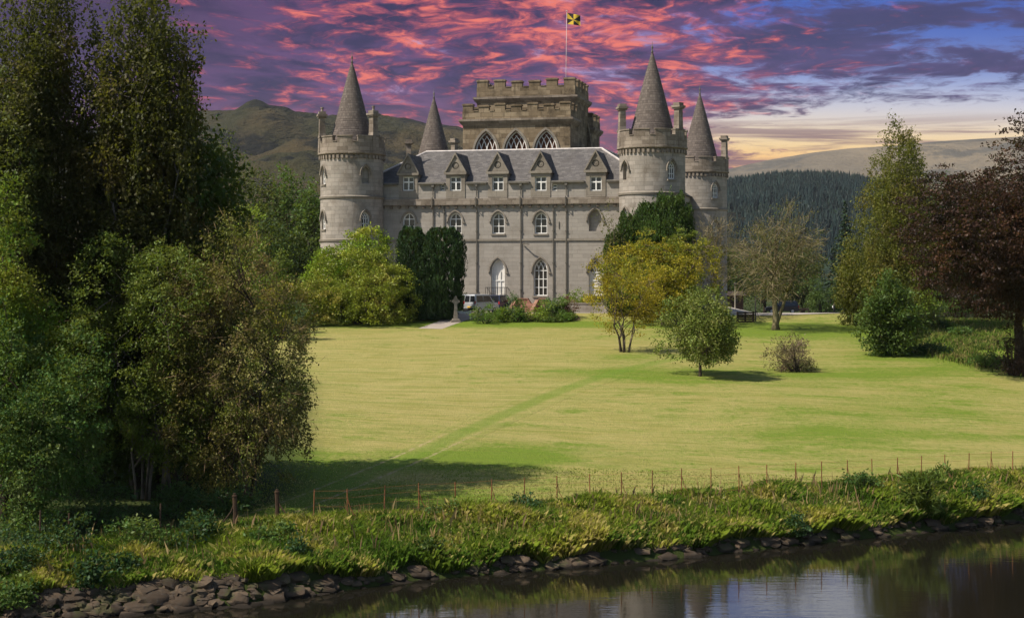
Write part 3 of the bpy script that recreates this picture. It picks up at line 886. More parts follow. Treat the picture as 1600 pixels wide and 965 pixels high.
for z in (z0 + .05, z0 + .85): bal.tube([(u - 1.0, VF - .01, z), (u - 1.0, VF - .55, z), (u + 1.0, VF - .55, z), (u + 1.0, VF - .01, z)], .035, 5)
bal.box(u - 1.05, u + 1.05, VF - .6, VF - .005, z0 - .12, z0)
bal.build('balcony', M['iron'], castle)

# corner towers ---------------------------------------------------
def tower(cu, cv, wins, chim, pot=False, seed=0):
    Mt = T((cu, cv, 0))
    m = MB().lathe([(3.10, -2.0), (3.08, .5), (3.02, .6), (3.0, 6.6), (3.0, 14.6), (3.0, 15.1)], 72, Mt)
    tw = m.build('tower', M['tower'], castle, 35)
    c = MB(); todo = []
    for a, z0, aw, h, H, st in wins:
        A = R(a)
        Mx = Mt @ Matrix.Rotation(A, 4, 'Z') @ T((0, -2.99, z0))
        hole(c, Mx, aw, h, H, .40 if st else .35); todo.append((Mx, aw, h, H, st))
    if wins: cut(tw, c)
    for Mx, aw, h, H, st in todo:
        if st: window(tw, Mx, aw, h, H, st, True, .2, None, ('window_frame', 'pane'), True)
        else: hood_mould(tw, Mx, aw, h, H)
    # string courses and corbelled ring
    for z in (10.75, 6.7): MB().lathe([(3.0, z - .16), (3.10, z - .10), (3.14, z + .06), (3.0, z + .14)], 72, Mt, cap=False).build('string_course', M['trim'], tw, 35)
    cb = MB().lathe([(3.0, 14.62), (3.10, 14.78), (3.24, 14.84), (3.24, 14.98), (3.0, 15.02)], 72, Mt, cap=False)
    for k in range(44):
        a = 2 * math.pi * k / 44
        cb.arcbox(2.99, 3.16, a, a + .075, 14.36, 14.70, 1, Mt)
    cb.build('corbel_ring', M['parapet'], tw, 35)
    # parapet
    pr = MB().arcbox(2.72, 3.17, 0, 2 * math.pi, 14.98, 15.93, 72, Mt)
    n = 10; off = .2 + seed
    for k in range(n):
        a = off + 2 * math.pi * k / n; b = a + 2 * math.pi / n * .74
        pr.arcbox(2.722, 3.168, a, b, 15.932, 16.42, 6, Mt)
        pr.arcbox(2.66, 3.24, a - .015, b + .015, 16.422, 16.54, 6, Mt)
        pr.arcbox(2.70, 3.22, b + .016, a + 2 * math.pi / n - .016, 15.932, 16.0, 3, Mt)
    pr.build('battlement', M['parapet'], tw)
    # spire: courses of slate, each lapping the one below
    prof = []; z = 15.05; H = 23.75; r0 = 2.28
    nc = 44
    for i in range(nc):
        z1 = z + (H - 15.05) / nc
        ra = r0 * (1 - (z - 15.05) / (H - 15.05)) ** .93 + .045; rb = r0 * (1 - (z1 - 15.05) / (H - 15.05)) ** .93 + .03 if i < nc - 1 else .05
        prof += [(ra, z), (rb, z1 - .004)]; z = z1
    sp = MB().lathe(prof, 60, Mt).build('spire', M['spire'], tw, 30)
    fi = MB().lathe([(.09, 23.6), (.11, 23.8), (.05, 23.9), (.04, 24.0), (.10, 24.12), (.10, 24.2), (.03, 24.3), (.02, 24.65), (.005, 24.7)], 12, Mt)
    fi.build('finial', M['pipe'], sp, True)
    for a in chim:
        A = R(a); x, y = 2.86 * math.sin(A), -2.86 * math.cos(A)
        Mc = Mt @ T((x, y, 0)) @ Matrix.Rotation(A, 4, 'Z')
        q = MB().frust(-.42, .42, -.36, .36, 15.0, 16.7, .05, Mc)
        q.frust(-.33, .33, -.29, .29, 16.702, 18.35, .03, Mc)
        q.box(-.42, .42, -.38, .38, 18.352, 18.48, Mc); q.box(-.50, .50, -.46, .46, 18.482, 18.66, Mc); q.box(-.36, .36, -.33, .33, 18.662, 18.92, Mc)
        if pot: q.lathe([(.14, 18.922), (.11, 19.2), (.16, 19.25), (.16, 19.35)], 10, Mc)
        q.build('chimney', M['parapet'], tw)
    return tw
up = (12.0, .40, 1.0, 1.62)
lo = (7.75, .40, 1.0, 1.62)
tower(0, 0, [(-45, *up, 'gothic'), (45, *up, None), (-45, *lo, 'gothic'), (45, *lo, 'gothic')], (-62, 64), True, 0.0)
tower(W_, 0, [(-45, *up, None), (45, *up, 'gothic'), (-45, *lo, 'gothic'), (45, *lo, 'gothic')], (-64, 64), False, .35)
ru, rv = loc_uv(1093.5, 183)
tower(ru, rv, [(42, *up, 'gothic'), (42, *lo, 'gothic')], (-110, 78), False, .2)
ru, rv = loc_uv(678, 187)
tower(ru, rv, [], (-75, 70), False, .1)

# keep ------------------------------------------------------------
keep = MB()
KU = 14.48
keep.box(KU - 5.38, KU + 5.38, 6.75, 10.70, 8, 18.45)
keep.box(KU - 5.38, KU + 5.38, 17.60, 21.9, 8, 18.45)
keep.box(KU - 5.0, KU + 5.0, 10.702, 17.598, 8, 21.05)
kp = keep.build('keep', M['keep'], castle)
c = MB(); kw = []
for px in (759.5, 806, 853):
    u = fu(px, 6.75); Mx = T((u, 6.75, 13.6)); hole(c, Mx, 1.12, 1.9, 3.85, .55); kw.append(Mx)
c.prism(arch(.9, 2.6, 3.9), -.5, .5, T((KU + 5.38, 19.7, 13.0)) @ Matrix.Rotation(R(90), 4, 'Z'))
cut(kp, c)
for Mx in kw:
    f = window(kp, Mx, 1.12, 1.9, 3.85, 'hall', False, .28, M['glass_amber'], ('window_frame', 'pane'), False)
    hood_mould(kp, Mx, 1.12, 1.9, 3.85, .06, .20, .10)
def rect_parapet(u0, u1, v0, v1, z0, zs, zt, nu, nv, sides, low=()):
    """moulding, wall and merlons round the top of a block"""
    m = MB(); g = .34
    m.frust(u0 - .0, u1 + .0, v0 - .0, v1 + .0, z0 - .42, z0 - .21, -g * .55)
    m.frust(u0 - g * .55, u1 + g * .55, v0 - g * .55, v1 + g * .55, z0 - .208, z0 + .02, -g * .45)
    m.box(u0 - g, u1 + g, v0 - g, v1 + g, z0 + .022, z0 + .22)
    p = MB(); th = .5
    p.box(u0 - .04, u1 + .04, v0 - .04, v0 + th, z0 + .222, zs); p.box(u0 - .04, u1 + .04, v1 - th, v1 + .04, z0 + .222, zs)
    p.box(u0 - .04, u0 + th, v0 + th + .002, v1 - th - .002, z0 + .222, zs); p.box(u1 - th, u1 + .04, v0 + th + .002, v1 - th - .002, z0 + .222, zs)
    def row(n, a, b, fn, skip_ends):
        w = (b - a) / (n + (n - 1) * .62); gap = w * .62
        for k in range(n):
            x = a + k * (w + gap); t_ = zt - (.16 if k in low and not skip_ends else 0)
            if skip_ends and k in (0, n - 1): continue
            fn(x, x + w, zs + .002, t_ - .16); fn(x - .07, x + w + .07, t_ - .158, t_ - .03, .07); fn(x + .05, x + w - .05, t_ - .028, t_ + .03, -.06)
            if k < n - 1: fn(x + w + .08, x + w + gap - .08, zs + .002, zs + .09, .05)
    row(nu, u0, u1, lambda a, b, z, q, o=0: p.box(a, b, v0 - .04 - o, v0 + th + o, z, q), False)
    row(nu, u0, u1, lambda a, b, z, q, o=0: p.box(a, b, v1 - th - o, v1 + .04 + o, z, q), False)
    row(nv, v0, v1, lambda a, b, z, q, o=0: p.box(u0 - .04 - o, u0 + th + o, a, b, z, q), True)
    row(nv, v0, v1, lambda a, b, z, q, o=0: p.box(u1 - th - o, u1 + .04 + o, a, b, z, q), True)
    m.build('moulding', M['parapet'], kp)
    p.build('battlement', M['keep'], kp)
rect_parapet(KU - 5.38, KU + 5.38, 6.75, 10.35, 18.45, 19.45, 20.2, 7, 3, 1, (1, 3, 5))
rect_parapet(KU - 5.38, KU + 5.38, 17.95, 21.9, 18.45, 19.45, 20.2, 7, 3, 1)
rect_parapet(KU - 5.0, KU + 5.0, 10.75, 17.55, 21.05, 22.2, 23.0, 6, 5, 1, (2, 3))
# sloping buttress and roof chimneys
MB().add([(KU + 5.0, 16.9, 19.6), (KU + 5.0, 17.5, 19.6), (KU + 5.9, 16.9, 14), (KU + 5.9, 17.5, 14), (KU + 5.0, 16.9, 14), (KU + 5.0, 17.5, 14)],
         [(0, 2, 3, 1), (0, 4, 2), (1, 3, 5), (2, 4, 5, 3), (0, 1, 5, 4)]).build('buttress', M['keep'], kp)
# flag
fu_, fv_ = fu(883.5, 12.5), 12.5
fp = MB().tube([(fu_, fv_, 21.2), (fu_ + .06, fv_, 24), (fu_ + .13, fv_, fz(19, fu_, fv_))], [.03, .026, .02], 8)
fp.lathe([(.0, 0), (.09, .06), (.09, .12), (.0, .18)], 10, T((fu_ + .13, fv_, fz(19, fu_, fv_))), cap=False)
fpo = fp.build('flagpole', M['ridge'], castle, True)
def flag():
    n, m_ = 32, 24; w, h = 1.36, 1.12
    V = []; F = []; mi = []
    zt = fz(20.5, fu_, fv_)
    for j in range(m_ + 1):
        for i in range(n + 1):
            s = i / n; q = j / m_
            V.append((fu_ + .18 + s * w * .97, fv_ + .12 * math.sin(s * 7 + q * 1.5) * s, zt - q * h * (1 - .10 * s) - .30 * s - .10 * s * math.sin(q * 3)))
    mb = MB(); mb.add(V, [])
    for j in range(m_):
        for i in range(n):
            s = (i + .5) / n - .5; q = .5 - (j + .5) / m_
            a = math.atan2(q * h, s * w) % (2 * math.pi)
            aa = math.atan2(h, w)
            cuts = [0, aa, math.pi / 2, math.pi - aa, math.pi, math.pi + aa, 1.5 * math.pi, 2 * math.pi - aa, 2 * math.pi]
            k = max(x for x in range(8) if cuts[x] <= a)
            mb.cur = k % 2
            mb.mi[len(mb.f)] = k % 2
            b = j * (n + 1) + i; mb.f.append([b, b + 1, b + n + 2, b + n + 1])
    y = plain('flag_yellow_cloth', (.60, .40, .03), (.52, .34, .03), 5, .8); k = plain('flag_black_cloth', (.015, .012, .012), None, 5, .8)
    mb.build('flag', [k, y], fpo, True, False)
flag()

# ------------------------------------------------------------------ foliage generators
def unit(v): return v / np.maximum(np.linalg.norm(v, axis=1, keepdims=True), 1e-9)
def leaf_mesh(rg, C, D, size, aspect=.55, flat=.0, jit=.5):
    """one pointed four-cornered leaf per centre C along direction D"""
    n = len(C)
    D = unit(D)
    Rn = rg.normal(size=(n, 3)); Rn[:, 2] += flat
    S = unit(np.cross(D, Rn))
    L = (size * (1 + jit * (rg.random(n) * 2 - 1)))[:, None]
    w = L * aspect * .5
    mid = C + D * L * .12
    V = np.empty((n, 4, 3)); V[:, 0] = C - D * L * .5; V[:, 1] = mid + S * w; V[:, 2] = C + D * L * .5; V[:, 3] = mid - S * w
    F = np.arange(4 * n).reshape(n, 4)
    return V.reshape(-1, 3), F
def rdir(rg, n): return unit(rg.normal(size=(n, 3)))
def crown_pts(rg, H, spec, ncl):
    """cluster centres on a set of lobes that together make an uneven crown"""
    z0, z1, rad, nl, lf = spec['z0'] * H, spec['z1'] * H, spec['r'], spec.get('lobes', 14), spec.get('lf', .42)
    cz = (z0 + z1) / 2; rz = (z1 - z0) / 2
    top = spec.get('shape', 0)         # >0 narrower towards the top
    d = rdir(rg, nl); d[:, 2] = d[:, 2] * .9 + .08
    f = rg.uniform(.45, .72, nl)[:, None]
    lc = d * f
    lr = lf * rg.uniform(.68, 1.2, nl)
    lc = np.vstack([lc, [[0, 0, 0]]]); lr = np.append(lr, .5)
    w = lr ** 2; w /= w.sum()
    k = rg.choice(len(lr), ncl, p=w)
    u = rdir(rg, ncl); q = rg.uniform(.55, 1.0, ncl) ** .6
    p = lc[k] + u * (lr[k] * q)[:, None]
    out = unit(u * .6 + unit(p) * .6)
    rxy = np.quantile(np.linalg.norm(p[:, :2], axis=1), .96); lo_, hi_ = np.quantile(p[:, 2], .01), np.quantile(p[:, 2], .985)
    def norm(v):
        v = v.copy(); v[:, :2] /= rxy; v[:, 2] = (v[:, 2] - lo_) / (hi_ - lo_) * 2 - 1; return v
    p = norm(p); lc = norm(lc)
    keep = (p[:, 2] > -1.0)
    p = p[keep]; out = out[keep]; k = k[keep]
    taper = 1 - top * (p[:, 2] * .5 + .5)
    P = np.stack([p[:, 0] * rad * taper, p[:, 1] * rad * taper, cz + p[:, 2] * rz], 1)
    lt = 1 - top * (lc[:, 2] * .5 + .5)
    LC = np.stack([lc[:, 0] * rad * lt, lc[:, 1] * rad * lt, cz + lc[:, 2] * rz], 1)
    return P, out, LC, k
def limb_pts(a, b, sag, rg, n=6):
    a = np.array(a, float); b = np.array(b, float)
    L = np.linalg.norm(b - a)
    mid = (a + b) / 2 + np.array([0, 0, sag * L]) + rg.normal(size=3) * .06 * L
    t = np.linspace(0, 1, n)[:, None]
    return (1 - t) ** 2 * a + 2 * t * (1 - t) * mid + t * t * b
def skeleton(rg, H, spec, LC, P, k, trunk_r, bark, root, stems=1, twigs=3, lean=0.0, forked=False):
    mb = MB()
    z0 = spec['z0'] * H
    fork = max(.12 * H, z0 + (.12 if stems == 1 else -.02) * H)
    lc = LC[np.argsort(LC[:, 2])]
    tops = []
    for s in range(stems):
        if stems == 1: base = np.array([0, 0, -.25]); tgt = np.array([lean, 0, spec['z1'] * H * .80]); tgt[:2] += rg.normal(size=2) * .01 * H
        else:
            a = 2 * math.pi * (s + rg.random() * .6) / stems
            base = np.array([math.cos(a) * trunk_r * 2.2, math.sin(a) * trunk_r * 2.2, -.25])
            tgt = np.array([math.cos(a) * spec['r'] * .55, math.sin(a) * spec['r'] * .55, H * rg.uniform(.62, .82)])
        n = 9
        t = np.linspace(0, 1, n)[:, None]
        wob = rg.normal(size=(n, 3)) * (.008 if forked else .02) * H; wob[:3] = 0; wob[:, 2] = 0
        mid = base * .65 + tgt * .35 if stems == 1 else np.array([base[0] * 2.2, base[1] * 2.2, tgt[2] * .45])
        pts = (1 - t) ** 2 * base + 2 * t * (1 - t) * mid + t * t * tgt + wob
        rr = trunk_r * (1 if stems == 1 else .6) * (1 - np.linspace(0, 1, n) * .86)
        rr[0] *= 1.45
        mb.tube(pts, list(rr), 8 if trunk_r > .15 else 6)
        tops.append((pts, rr))
    if forked:
        pts, rr = tops[0]
        L = limb_pts(pts[1] * .6 + pts[0] * .4, (spec['r'] * .42, -.2, H * .55), .02, rg, 8)
        mb.tube(L, list(np.linspace(trunk_r * .55, trunk_r * .2, 8)), 7); tops.append((L, np.linspace(trunk_r * .6, trunk_r * .2, 8)))
    for i, c in enumerate(LC[:-1]):
        pts, rr = tops[i % len(tops)]
        zz = min(max(c[2] - .16 * H - rg.random() * .08 * H, fork * .8), pts[-1][2])
        j = int(np.argmin(abs(pts[:, 2] - zz)))
        j = max(1, j)
        L = limb_pts(pts[j], c, .10, rg)
        r0 = min(rr[j] * .6, trunk_r * .5)
        mb.tube(L, list(np.linspace(r0, max(.02, r0 * .25), len(L))), 5)
        idx = np.where(k == i)[0]
        for q in (rg.choice(idx, min(twigs, len(idx)), replace=False) if len(idx) else []):
            T_ = limb_pts(L[4 if rg.random() < .5 else 3], P[q], .05, rg, 4)
            mb.tube(T_, list(np.linspace(max(.018, r0 * .28), .012, 4)), 4, False)
    return mb.build('trunk', bark, root, True)
def leafy(rg, P, out, m, size, cr, a_out=.5, droop=.25, aspect=.55, flat=.6, zsq=.7):
    n = len(P)
    C = np.repeat(P, m, 0); O = np.repeat(out, m, 0)
    off = rg.normal(size=(n * m, 3)) * cr; off[:, 2] *= zsq
    C = C + off
    D = O * a_out + rdir(rg, n * m) * .8 + np.array([0, 0, -droop])
    return leaf_mesh(rg, C, D, size, aspect, flat)
def weeping(rg, P, out, m, size, cr, lmin, lmax, zmin, aspect=.6):
    """hanging strands: leaves strung along thin pendulous twigs"""
    n = len(P)
    L = rg.uniform(lmin, lmax, n)
    L = np.minimum(L, np.maximum(P[:, 2] - zmin, .3))
    t = rg.random((n, m)) ** .8
    sway = rg.normal(size=(n, 2)) * .18
    C = np.repeat(P[:, None, :], m, 1)
    C[..., 2] -= t * L[:, None]
    C[..., :2] += (sway[:, None, :] * t[..., None]) + rg.normal(size=(n, m, 2)) * cr * (.35 + .65 * (1 - t[..., None]))
    C[..., 2] += rg.normal(size=(n, m)) * cr * .5
    C = C.reshape(-1, 3)
    D = rdir(rg, n * m) * .7 + np.array([0, 0, -1.0])
    return leaf_mesh(rg, C, D, size, aspect, 0)

def tree(name, label, cat, base, H, spec, mat, bark, seed, ncl=300, m=40, size=.2, cr=.3, trunk_r=.25, group=None, weep=None, stems=1, twigs=3, kind='leafy', lean=0.0, droop=.25, aspect=.55, bare=None, zsq=.7, fork=False):
    rg = np.random.default_rng(seed)
    root = thing(name, label, cat, base, 0, group)
    P, out, LC, k = crown_pts(rg, H, spec, ncl)
    gap = spec.get('gap', 0)
    if gap:
        nz = fbm(P[:, 0] * 1.1 / cr * .35 + 7, (P[:, 2] + P[:, 1] * .6) * 1.1 / cr * .35 + 3, seed, 3)
        ok = nz > np.quantile(nz, gap)
        P, out, k = P[ok], out[ok], k[ok]
    skeleton(rg, H, spec, LC, P, k, trunk_r, bark, root, stems, twigs, lean, fork)
    V, F = leafy(rg, P, out, m, size, cr, .5, droop, aspect, .6, zsq)
    if weep:
        sel = rg.random(len(P)) < weep[3]
        V2, F2 = weeping(rg, P[sel], out[sel], weep[4], size, cr * .45, weep[0], weep[1], weep[2])
        F = np.vstack([F, F2 + len(V)]); V = np.vstack([V, V2])
    arrays_obj('crown', V, F, mat, root)
    if bare:
        # leafless outer twigs
        nb, Lb, wb, bm_ = bare
        ii = rg.integers(0, len(P), nb)
        C = P[ii] + rg.normal(size=(nb, 3)) * cr
        D = out[ii] * 1.0 + rdir(rg, nb) * .75
        V, F = leaf_mesh(rg, C, D, Lb, wb / Lb, 0, .5)
        tag(arrays_obj('twigs', V, F, bm_, root), kind='stuff')
    return root
def bush(name, label, cat, base, H, rad, mat, seed, ncl=120, m=40, size=.16, cr=.22, group=None, lf=.5, lobes=9, flat=.9, droop=.0, aspect=.5, z0=-.25, sq=None):
    """a shrub that carries leaves to the ground"""
    rg = np.random.default_rng(seed)
    root = thing(name, label, cat, base, 0, group)
    P, out, LC, k = crown_pts(rg, H, dict(z0=z0, z1=.96, r=rad, lobes=lobes, lf=lf), ncl)
    ok = P[:, 2] > .05
    P, out, k = P[ok], out[ok], k[ok]
    if sq: P[:, 1] *= sq; LC[:, 1] *= sq
    mb = MB()
    for c in LC[:-1]:
        if c[2] < .15: c = np.array([c[0], c[1], .2 * H])
        mb.tube(limb_pts((c[0] * .12, c[1] * .12, -.1), c, .1, rg, 5), list(np.linspace(.06 * H ** .5, .015, 5)), 5)
    mb.build('stem', M['bark_dark'], root, True)
    V, F = leafy(rg, P, out, m, size, cr, .6, droop, aspect, flat, .75)
    V[:, 2] = np.maximum(V[:, 2], .01)
    arrays_obj('foliage', V, F, mat, root)
    return root
def yew(name, label, base, heads, mat, seed, size=.2, spike=0.0):
    """yew: upright flame-like shoots packed over rounded heads; heads = (x, y, H, R, waist)"""
    rg = np.random.default_rng(seed)
    root = thing(name, label, 'tree', base)
    mb = MB(); Vs = []; Fs = []; nv = 0
    def put(C, D, sz, asp):
        nonlocal nv
        V, F = leaf_mesh(rg, C, D, sz, asp, 0); Vs.append(V); Fs.append(F + nv); nv += len(V)
    for (hx, hy, H, Rm, waist) in heads:
        prof = lambda t: np.where(t < .5, waist + (1 - waist) * np.sin(np.clip(t / .5, 0, 1) * math.pi / 2), np.where(t < .74, 1.0, np.sqrt(np.clip(1 - ((t - .74) / .27) ** 2, 0, 1))))
        mb.tube([(hx, hy, -.2), (hx, hy, H * .4), (hx, hy, H * .8)], [.3, .22, .08], 7)
        n = int(1500 * Rm * H / 9)                   # inner mass
        t = rg.random(n) * .96; a = rg.random(n) * 2 * math.pi
        r = Rm * prof(t) * rg.uniform(.72, .88, n)
        put(np.stack([hx + np.cos(a) * r, hy + np.sin(a) * r, t * H], 1), np.stack([np.cos(a) * .3, np.sin(a) * .3, np.ones(n)], 1), size * 2.2, .6)
        m = int(46 * Rm * H / 2)                     # shoots
        t = rg.random(m) ** .85 * .97; a = rg.random(m) * 2 * math.pi
        r = Rm * prof(t) * rg.uniform(.86, 1.04, m)
        h = rg.uniform(.9, 1.9, m) * (.7 + .1 * H / 4); w = rg.uniform(.13, .24, m)
        z = t * H - h * .5
        ztop = H * (.72 + .28 * np.sqrt(np.clip(1 - (r / (Rm * 1.05)) ** 2, 0, 1)))
        over = np.maximum(z + h - ztop * (1 + spike * rg.random(m)), 0); z = z - over
        k = 46
        s = rg.random((m, k)); b = rg.random((m, k)) * 2 * math.pi
        pr = w[:, None] * np.sin(np.clip(s * .88 + .12, 0, 1) * math.pi) ** .7
        cx = hx + np.cos(a)[:, None] * (r[:, None] + .10 * s) + np.cos(b) * pr; cy = hy + np.sin(a)[:, None] * (r[:, None] + .10 * s) + np.sin(b) * pr
        # over the crown the shoots lean with the dome, not past it
        C = np.stack([cx, cy, z[:, None] + s * h[:, None]], -1).reshape(-1, 3)
        D = np.stack([np.cos(b) * .4, np.sin(b) * .4, np.ones_like(b)], -1).reshape(-1, 3) + rdir(rg, m * k) * .3
        put(C, D, size, .36)
    mb.build('trunk', M['bark_dark'], root, True)
    V = np.vstack(Vs); V[:, 2] = np.maximum(V[:, 2], .01)
    arrays_obj('crown', V, np.vstack(Fs), mat, root)
    return root
def conifer_arrays(rg, H, rad, tiers, per, size):
    Cs = []; Ds = []
    for i in range(tiers):
        t = i / (tiers - 1)
        z = H * (.06 + .92 * t); rr = rad * (1 - t) ** .85 + .06
        nb = max(4, int(per * (1 - t * .7)))
        for b in range(nb):
            a = rg.random() * 2 * math.pi; l = rr * rg.uniform(.7, 1.1)
            nl = max(3, int(l / size * 4))
            s = np.sort(rg.random(nl)) * l
            zz = z - .35 * s - .10 * s * s / max(rad, .1) + rg.normal(size=nl) * .06
            side = rg.normal(size=nl) * .14 * (1 + s)
            Cs.append(np.stack([np.cos(a) * s - np.sin(a) * side, np.sin(a) * s + np.cos(a) * side, zz], 1))
            Ds.append(np.tile([math.cos(a), math.sin(a), -.55], (nl, 1)) + rdir(rg, nl) * .5)
    C = np.vstack(Cs); D = np.vstack(Ds)
    return leaf_mesh(rg, C, D, size, .38, .8)
def spruce(name, label, base, H, rad, mat, seed, tiers=26, per=12, size=.35, group=None):
    rg = np.random.default_rng(seed)
    root = thing(name, label, 'tree', base, 0, group)
    MB().tube([(0, 0, -.3), (0, 0, H * .5), (0, 0, H * .98)], [.03 * H ** .8, .018 * H ** .8, .01], 7).build('trunk', M['bark_dark'], root, True)
    V, F = conifer_arrays(rg, H, rad, tiers, per, size)
    arrays_obj('crown', V, F, mat, root)
    return root

# leaf materials ---------------------------------------------------
G = leaf_mat
M['l_dark'] = G('dark_broad_leaves', (.022, .045, .010), (.040, .075, .014), (.055, .080, .016), .5)
M['l_mid'] = G('mid_green_leaves', (.045, .090, .014), (.075, .130, .020), (.10, .14, .028), .5)
M['l_olive'] = G('olive_leaves', (.050, .070, .016), (.080, .100, .022), (.10, .090, .028), .5)
M['l_birch'] = G('birch_leaves', (.040, .044, .010), (.066, .064, .015), (.105, .080, .018), .45, .35, .45)
M['l_birch_r'] = G('yellow_green_birch_leaves', (.085, .095, .014), (.14, .14, .022), (.16, .13, .024), .6)
M['l_rowan'] = G('rowan_leaves', (.075, .115, .016), (.125, .17, .026), (.17, .195, .036), .8)
M['l_ash'] = G('bright_ash_leaves', (.070, .14, .012), (.14, .20, .018), (.20, .21, .022), .45)
M['l_lime'] = G('lime_green_leaves', (.14, .22, .018), (.22, .29, .030), (.28, .30, .04), .9)
M['l_rhodo'] = G('rhododendron_leaves', (.14, .18, .014), (.22, .24, .022), (.30, .24, .05), .55, .22, .5, .45)
M['l_rhodo_b'] = G('bright_rhododendron_leaves', (.13, .21, .010), (.20, .27, .014), (.27, .275, .022), .6, .22, .5, .45)
M['l_yew'] = G('yew_needles', (.014, .036, .009), (.024, .052, .012), (.034, .065, .015), 1.2, .1, .4)
M['l_yew_r'] = G('upright_yew_needles', (.030, .062, .010), (.052, .092, .014), (.070, .11, .02), 1.2, .15, .4)
M['l_gold'] = G('autumn_gold_leaves', (.25, .20, .014), (.36, .27, .016), (.17, .19, .02), .7, .35, .4)
M['l_gold_b'] = G('turning_maple_leaves', (.22, .20, .016), (.34, .27, .018), (.12, .155, .02), .55, .35, .4, .5, .46)
M['l_apple'] = G('apple_leaves', (.10, .14, .022), (.16, .19, .035), (.23, .23, .06), 1.4, .25, .55)
M['l_beech'] = G('copper_beech_leaves', (.020, .009, .006), (.036, .014, .008), (.062, .024, .010), .5, .14, .5)
M['l_spruce'] = G('spruce_needles', (.016, .034, .014), (.026, .048, .020), None, .5, .1)
M['l_heath'] = G('faded_heather', (.15, .095, .065), (.10, .10, .035), (.20, .135, .10), 1.3, .2)
M['l_laurel'] = G('laurel_leaves', (.045, .085, .014), (.075, .118, .02), (.10, .14, .026), .8, .25)
M['l_brown'] = G('sparse_brown_leaves', (.12, .095, .035), (.10, .11, .03), (.16, .115, .05), .8)
M['l_mossy'] = G('mossy_lichen_leaves', (.105, .105, .026), (.15, .13, .04), (.08, .105, .02), .9)
M['l_gard'] = G('garden_shrub_leaves', (.065, .13, .018), (.11, .19, .028), (.16, .21, .04), 1.5)
M['l_blue'] = G('grey_green_leaves', (.10, .16, .07), (.14, .20, .09), None, 1.5)
M['l_plum'] = G('plum_leaves', (.10, .030, .035), (.14, .05, .04), (.07, .06, .03), 1.5)
M['l_weed'] = G('bank_weed_leaves', (.045, .10, .018), (.085, .15, .03), (.13, .17, .04), 1.2)
M['l_nettle'] = G('dark_nettle_leaves', (.022, .060, .018), (.040, .085, .026), None, 1.5)

def span(pxc, d, pyt, wpx):
    """base point on the ground, height and half width of a plant that fills those rows of the view"""
    b = at(pxc, d)
    return b, zat(pyt, d) - b.z, wpx / 2 / FPX * d

# ------------------------------------------------------------------ planting round the castle
def T1(name, label, px, d, py, w, spec, mat, bark, seed, **k):
    b, H, r = span(px, d, py, w)
    s = dict(z0=.22, z1=1.0, r=r); s.update(spec)
    return tree(name, label, 'tree', b, H, s, mat, bark, seed, **k)
def B1(name, label, px, d, py, w, mat, seed, cat='shrub', **k):
    b, H, r = span(px, d, py, w)
    return bush(name, label, cat, b, H, r, mat, seed, **k)

B1('rhododendron', 'tall bright green rhododendron against the left front tower', 551, 144.5, 362, 152, M['l_rhodo_b'], 11, ncl=900, m=60, size=.20, cr=.24, lf=.40, lobes=22, aspect=.45)
B1('rhododendron', 'olive rhododendron dome with brownish leaf tips, lower and in front of the bright green one', 566, 139.5, 396, 176, M['l_rhodo'], 12, ncl=1300, m=64, size=.16, cr=.20, lf=.36, lobes=30, aspect=.5)
b = at(675, 142.3); k = 142.3 / FPX
hL = zat(349, 142.3) - b.z; hR = zat(351, 142.3) - b.z
yew('yew_tree', 'dark twin-headed yew beside the castle front, left of the parked van', b, [(-32 * k, .3, hL, 22 * k, .72), (17 * k, 0, hR, 33 * k, .40), (-14 * k, -.1, hR * .74, 22 * k, .85), (-14 * k, .2, hR * .5, 33 * k, .9)], M['l_yew'], 21, .19)
b = at(1022, 144.5); k = 144.5 / FPX; h = zat(300, 144.5) - b.z
yew('yew_tree', 'upright yew with pointed plumes in front of the right front tower', b, [(26 * k, 0, h, 27 * k, .8), (-4 * k, .4, h * .94, 26 * k, .8), (-34 * k, .2, h * .83, 24 * k, .8), (-58 * k, .2, h * .68, 18 * k, .8), (46 * k, -.4, h * .90, 15 * k, .8), (10 * k, -1.0, h * .78, 38 * k, .8)], M['l_yew_r'], 22, .20, .16)
T1('willow_sapling', 'feathery pale green sapling leaning out from the left side of the right-hand yew', 962, 143.5, 335, 54, dict(z0=.15, gap=.2), M['l_mossy'], M['bark'], 23, ncl=150, m=16, size=.15, cr=.3, trunk_r=.1, weep=(.4, 1.2, 1, .5, 12))
T1('maple_tree', 'wide golden green maple under the right-hand yew', 1046, 138, 366, 180, dict(z0=.14, lf=.36, lobes=20, gap=.12), M['l_gold_b'], M['bark'], 31, ncl=760, m=44, size=.17, cr=.24, trunk_r=.22, stems=3, zsq=.5)
T1('maple_tree', 'golden many-stemmed maple standing on the mown lawn in front of the others', 976, 117.5, 398, 128, dict(z0=.18, lf=.36, lobes=16, gap=.34), M['l_gold'], M['bark'], 32, ncl=640, m=24, size=.13, cr=.20, trunk_r=.13, stems=6, zsq=.6)
T1('apple_tree', 'small round apple tree with a short trunk on the lawn', 1094, 104.5, 458, 134, dict(z0=.13, lf=.42, lobes=18, gap=.05), M['l_apple'], M['bark_dark'], 33, ncl=600, m=46, size=.14, cr=.18, trunk_r=.12, zsq=.85)
T1('old_tree', 'lichen-covered half-bare tree with a forked trunk beside the drive', 1212, 134, 330, 152, dict(z0=.26, lf=.38, lobes=30, gap=.2), M['l_mossy'], M['lichen'], 34, ncl=520, m=16, size=.13, cr=.30, trunk_r=.30, stems=1, fork=True, twigs=9, bare=(2600, .85, .032, M['lichen']))
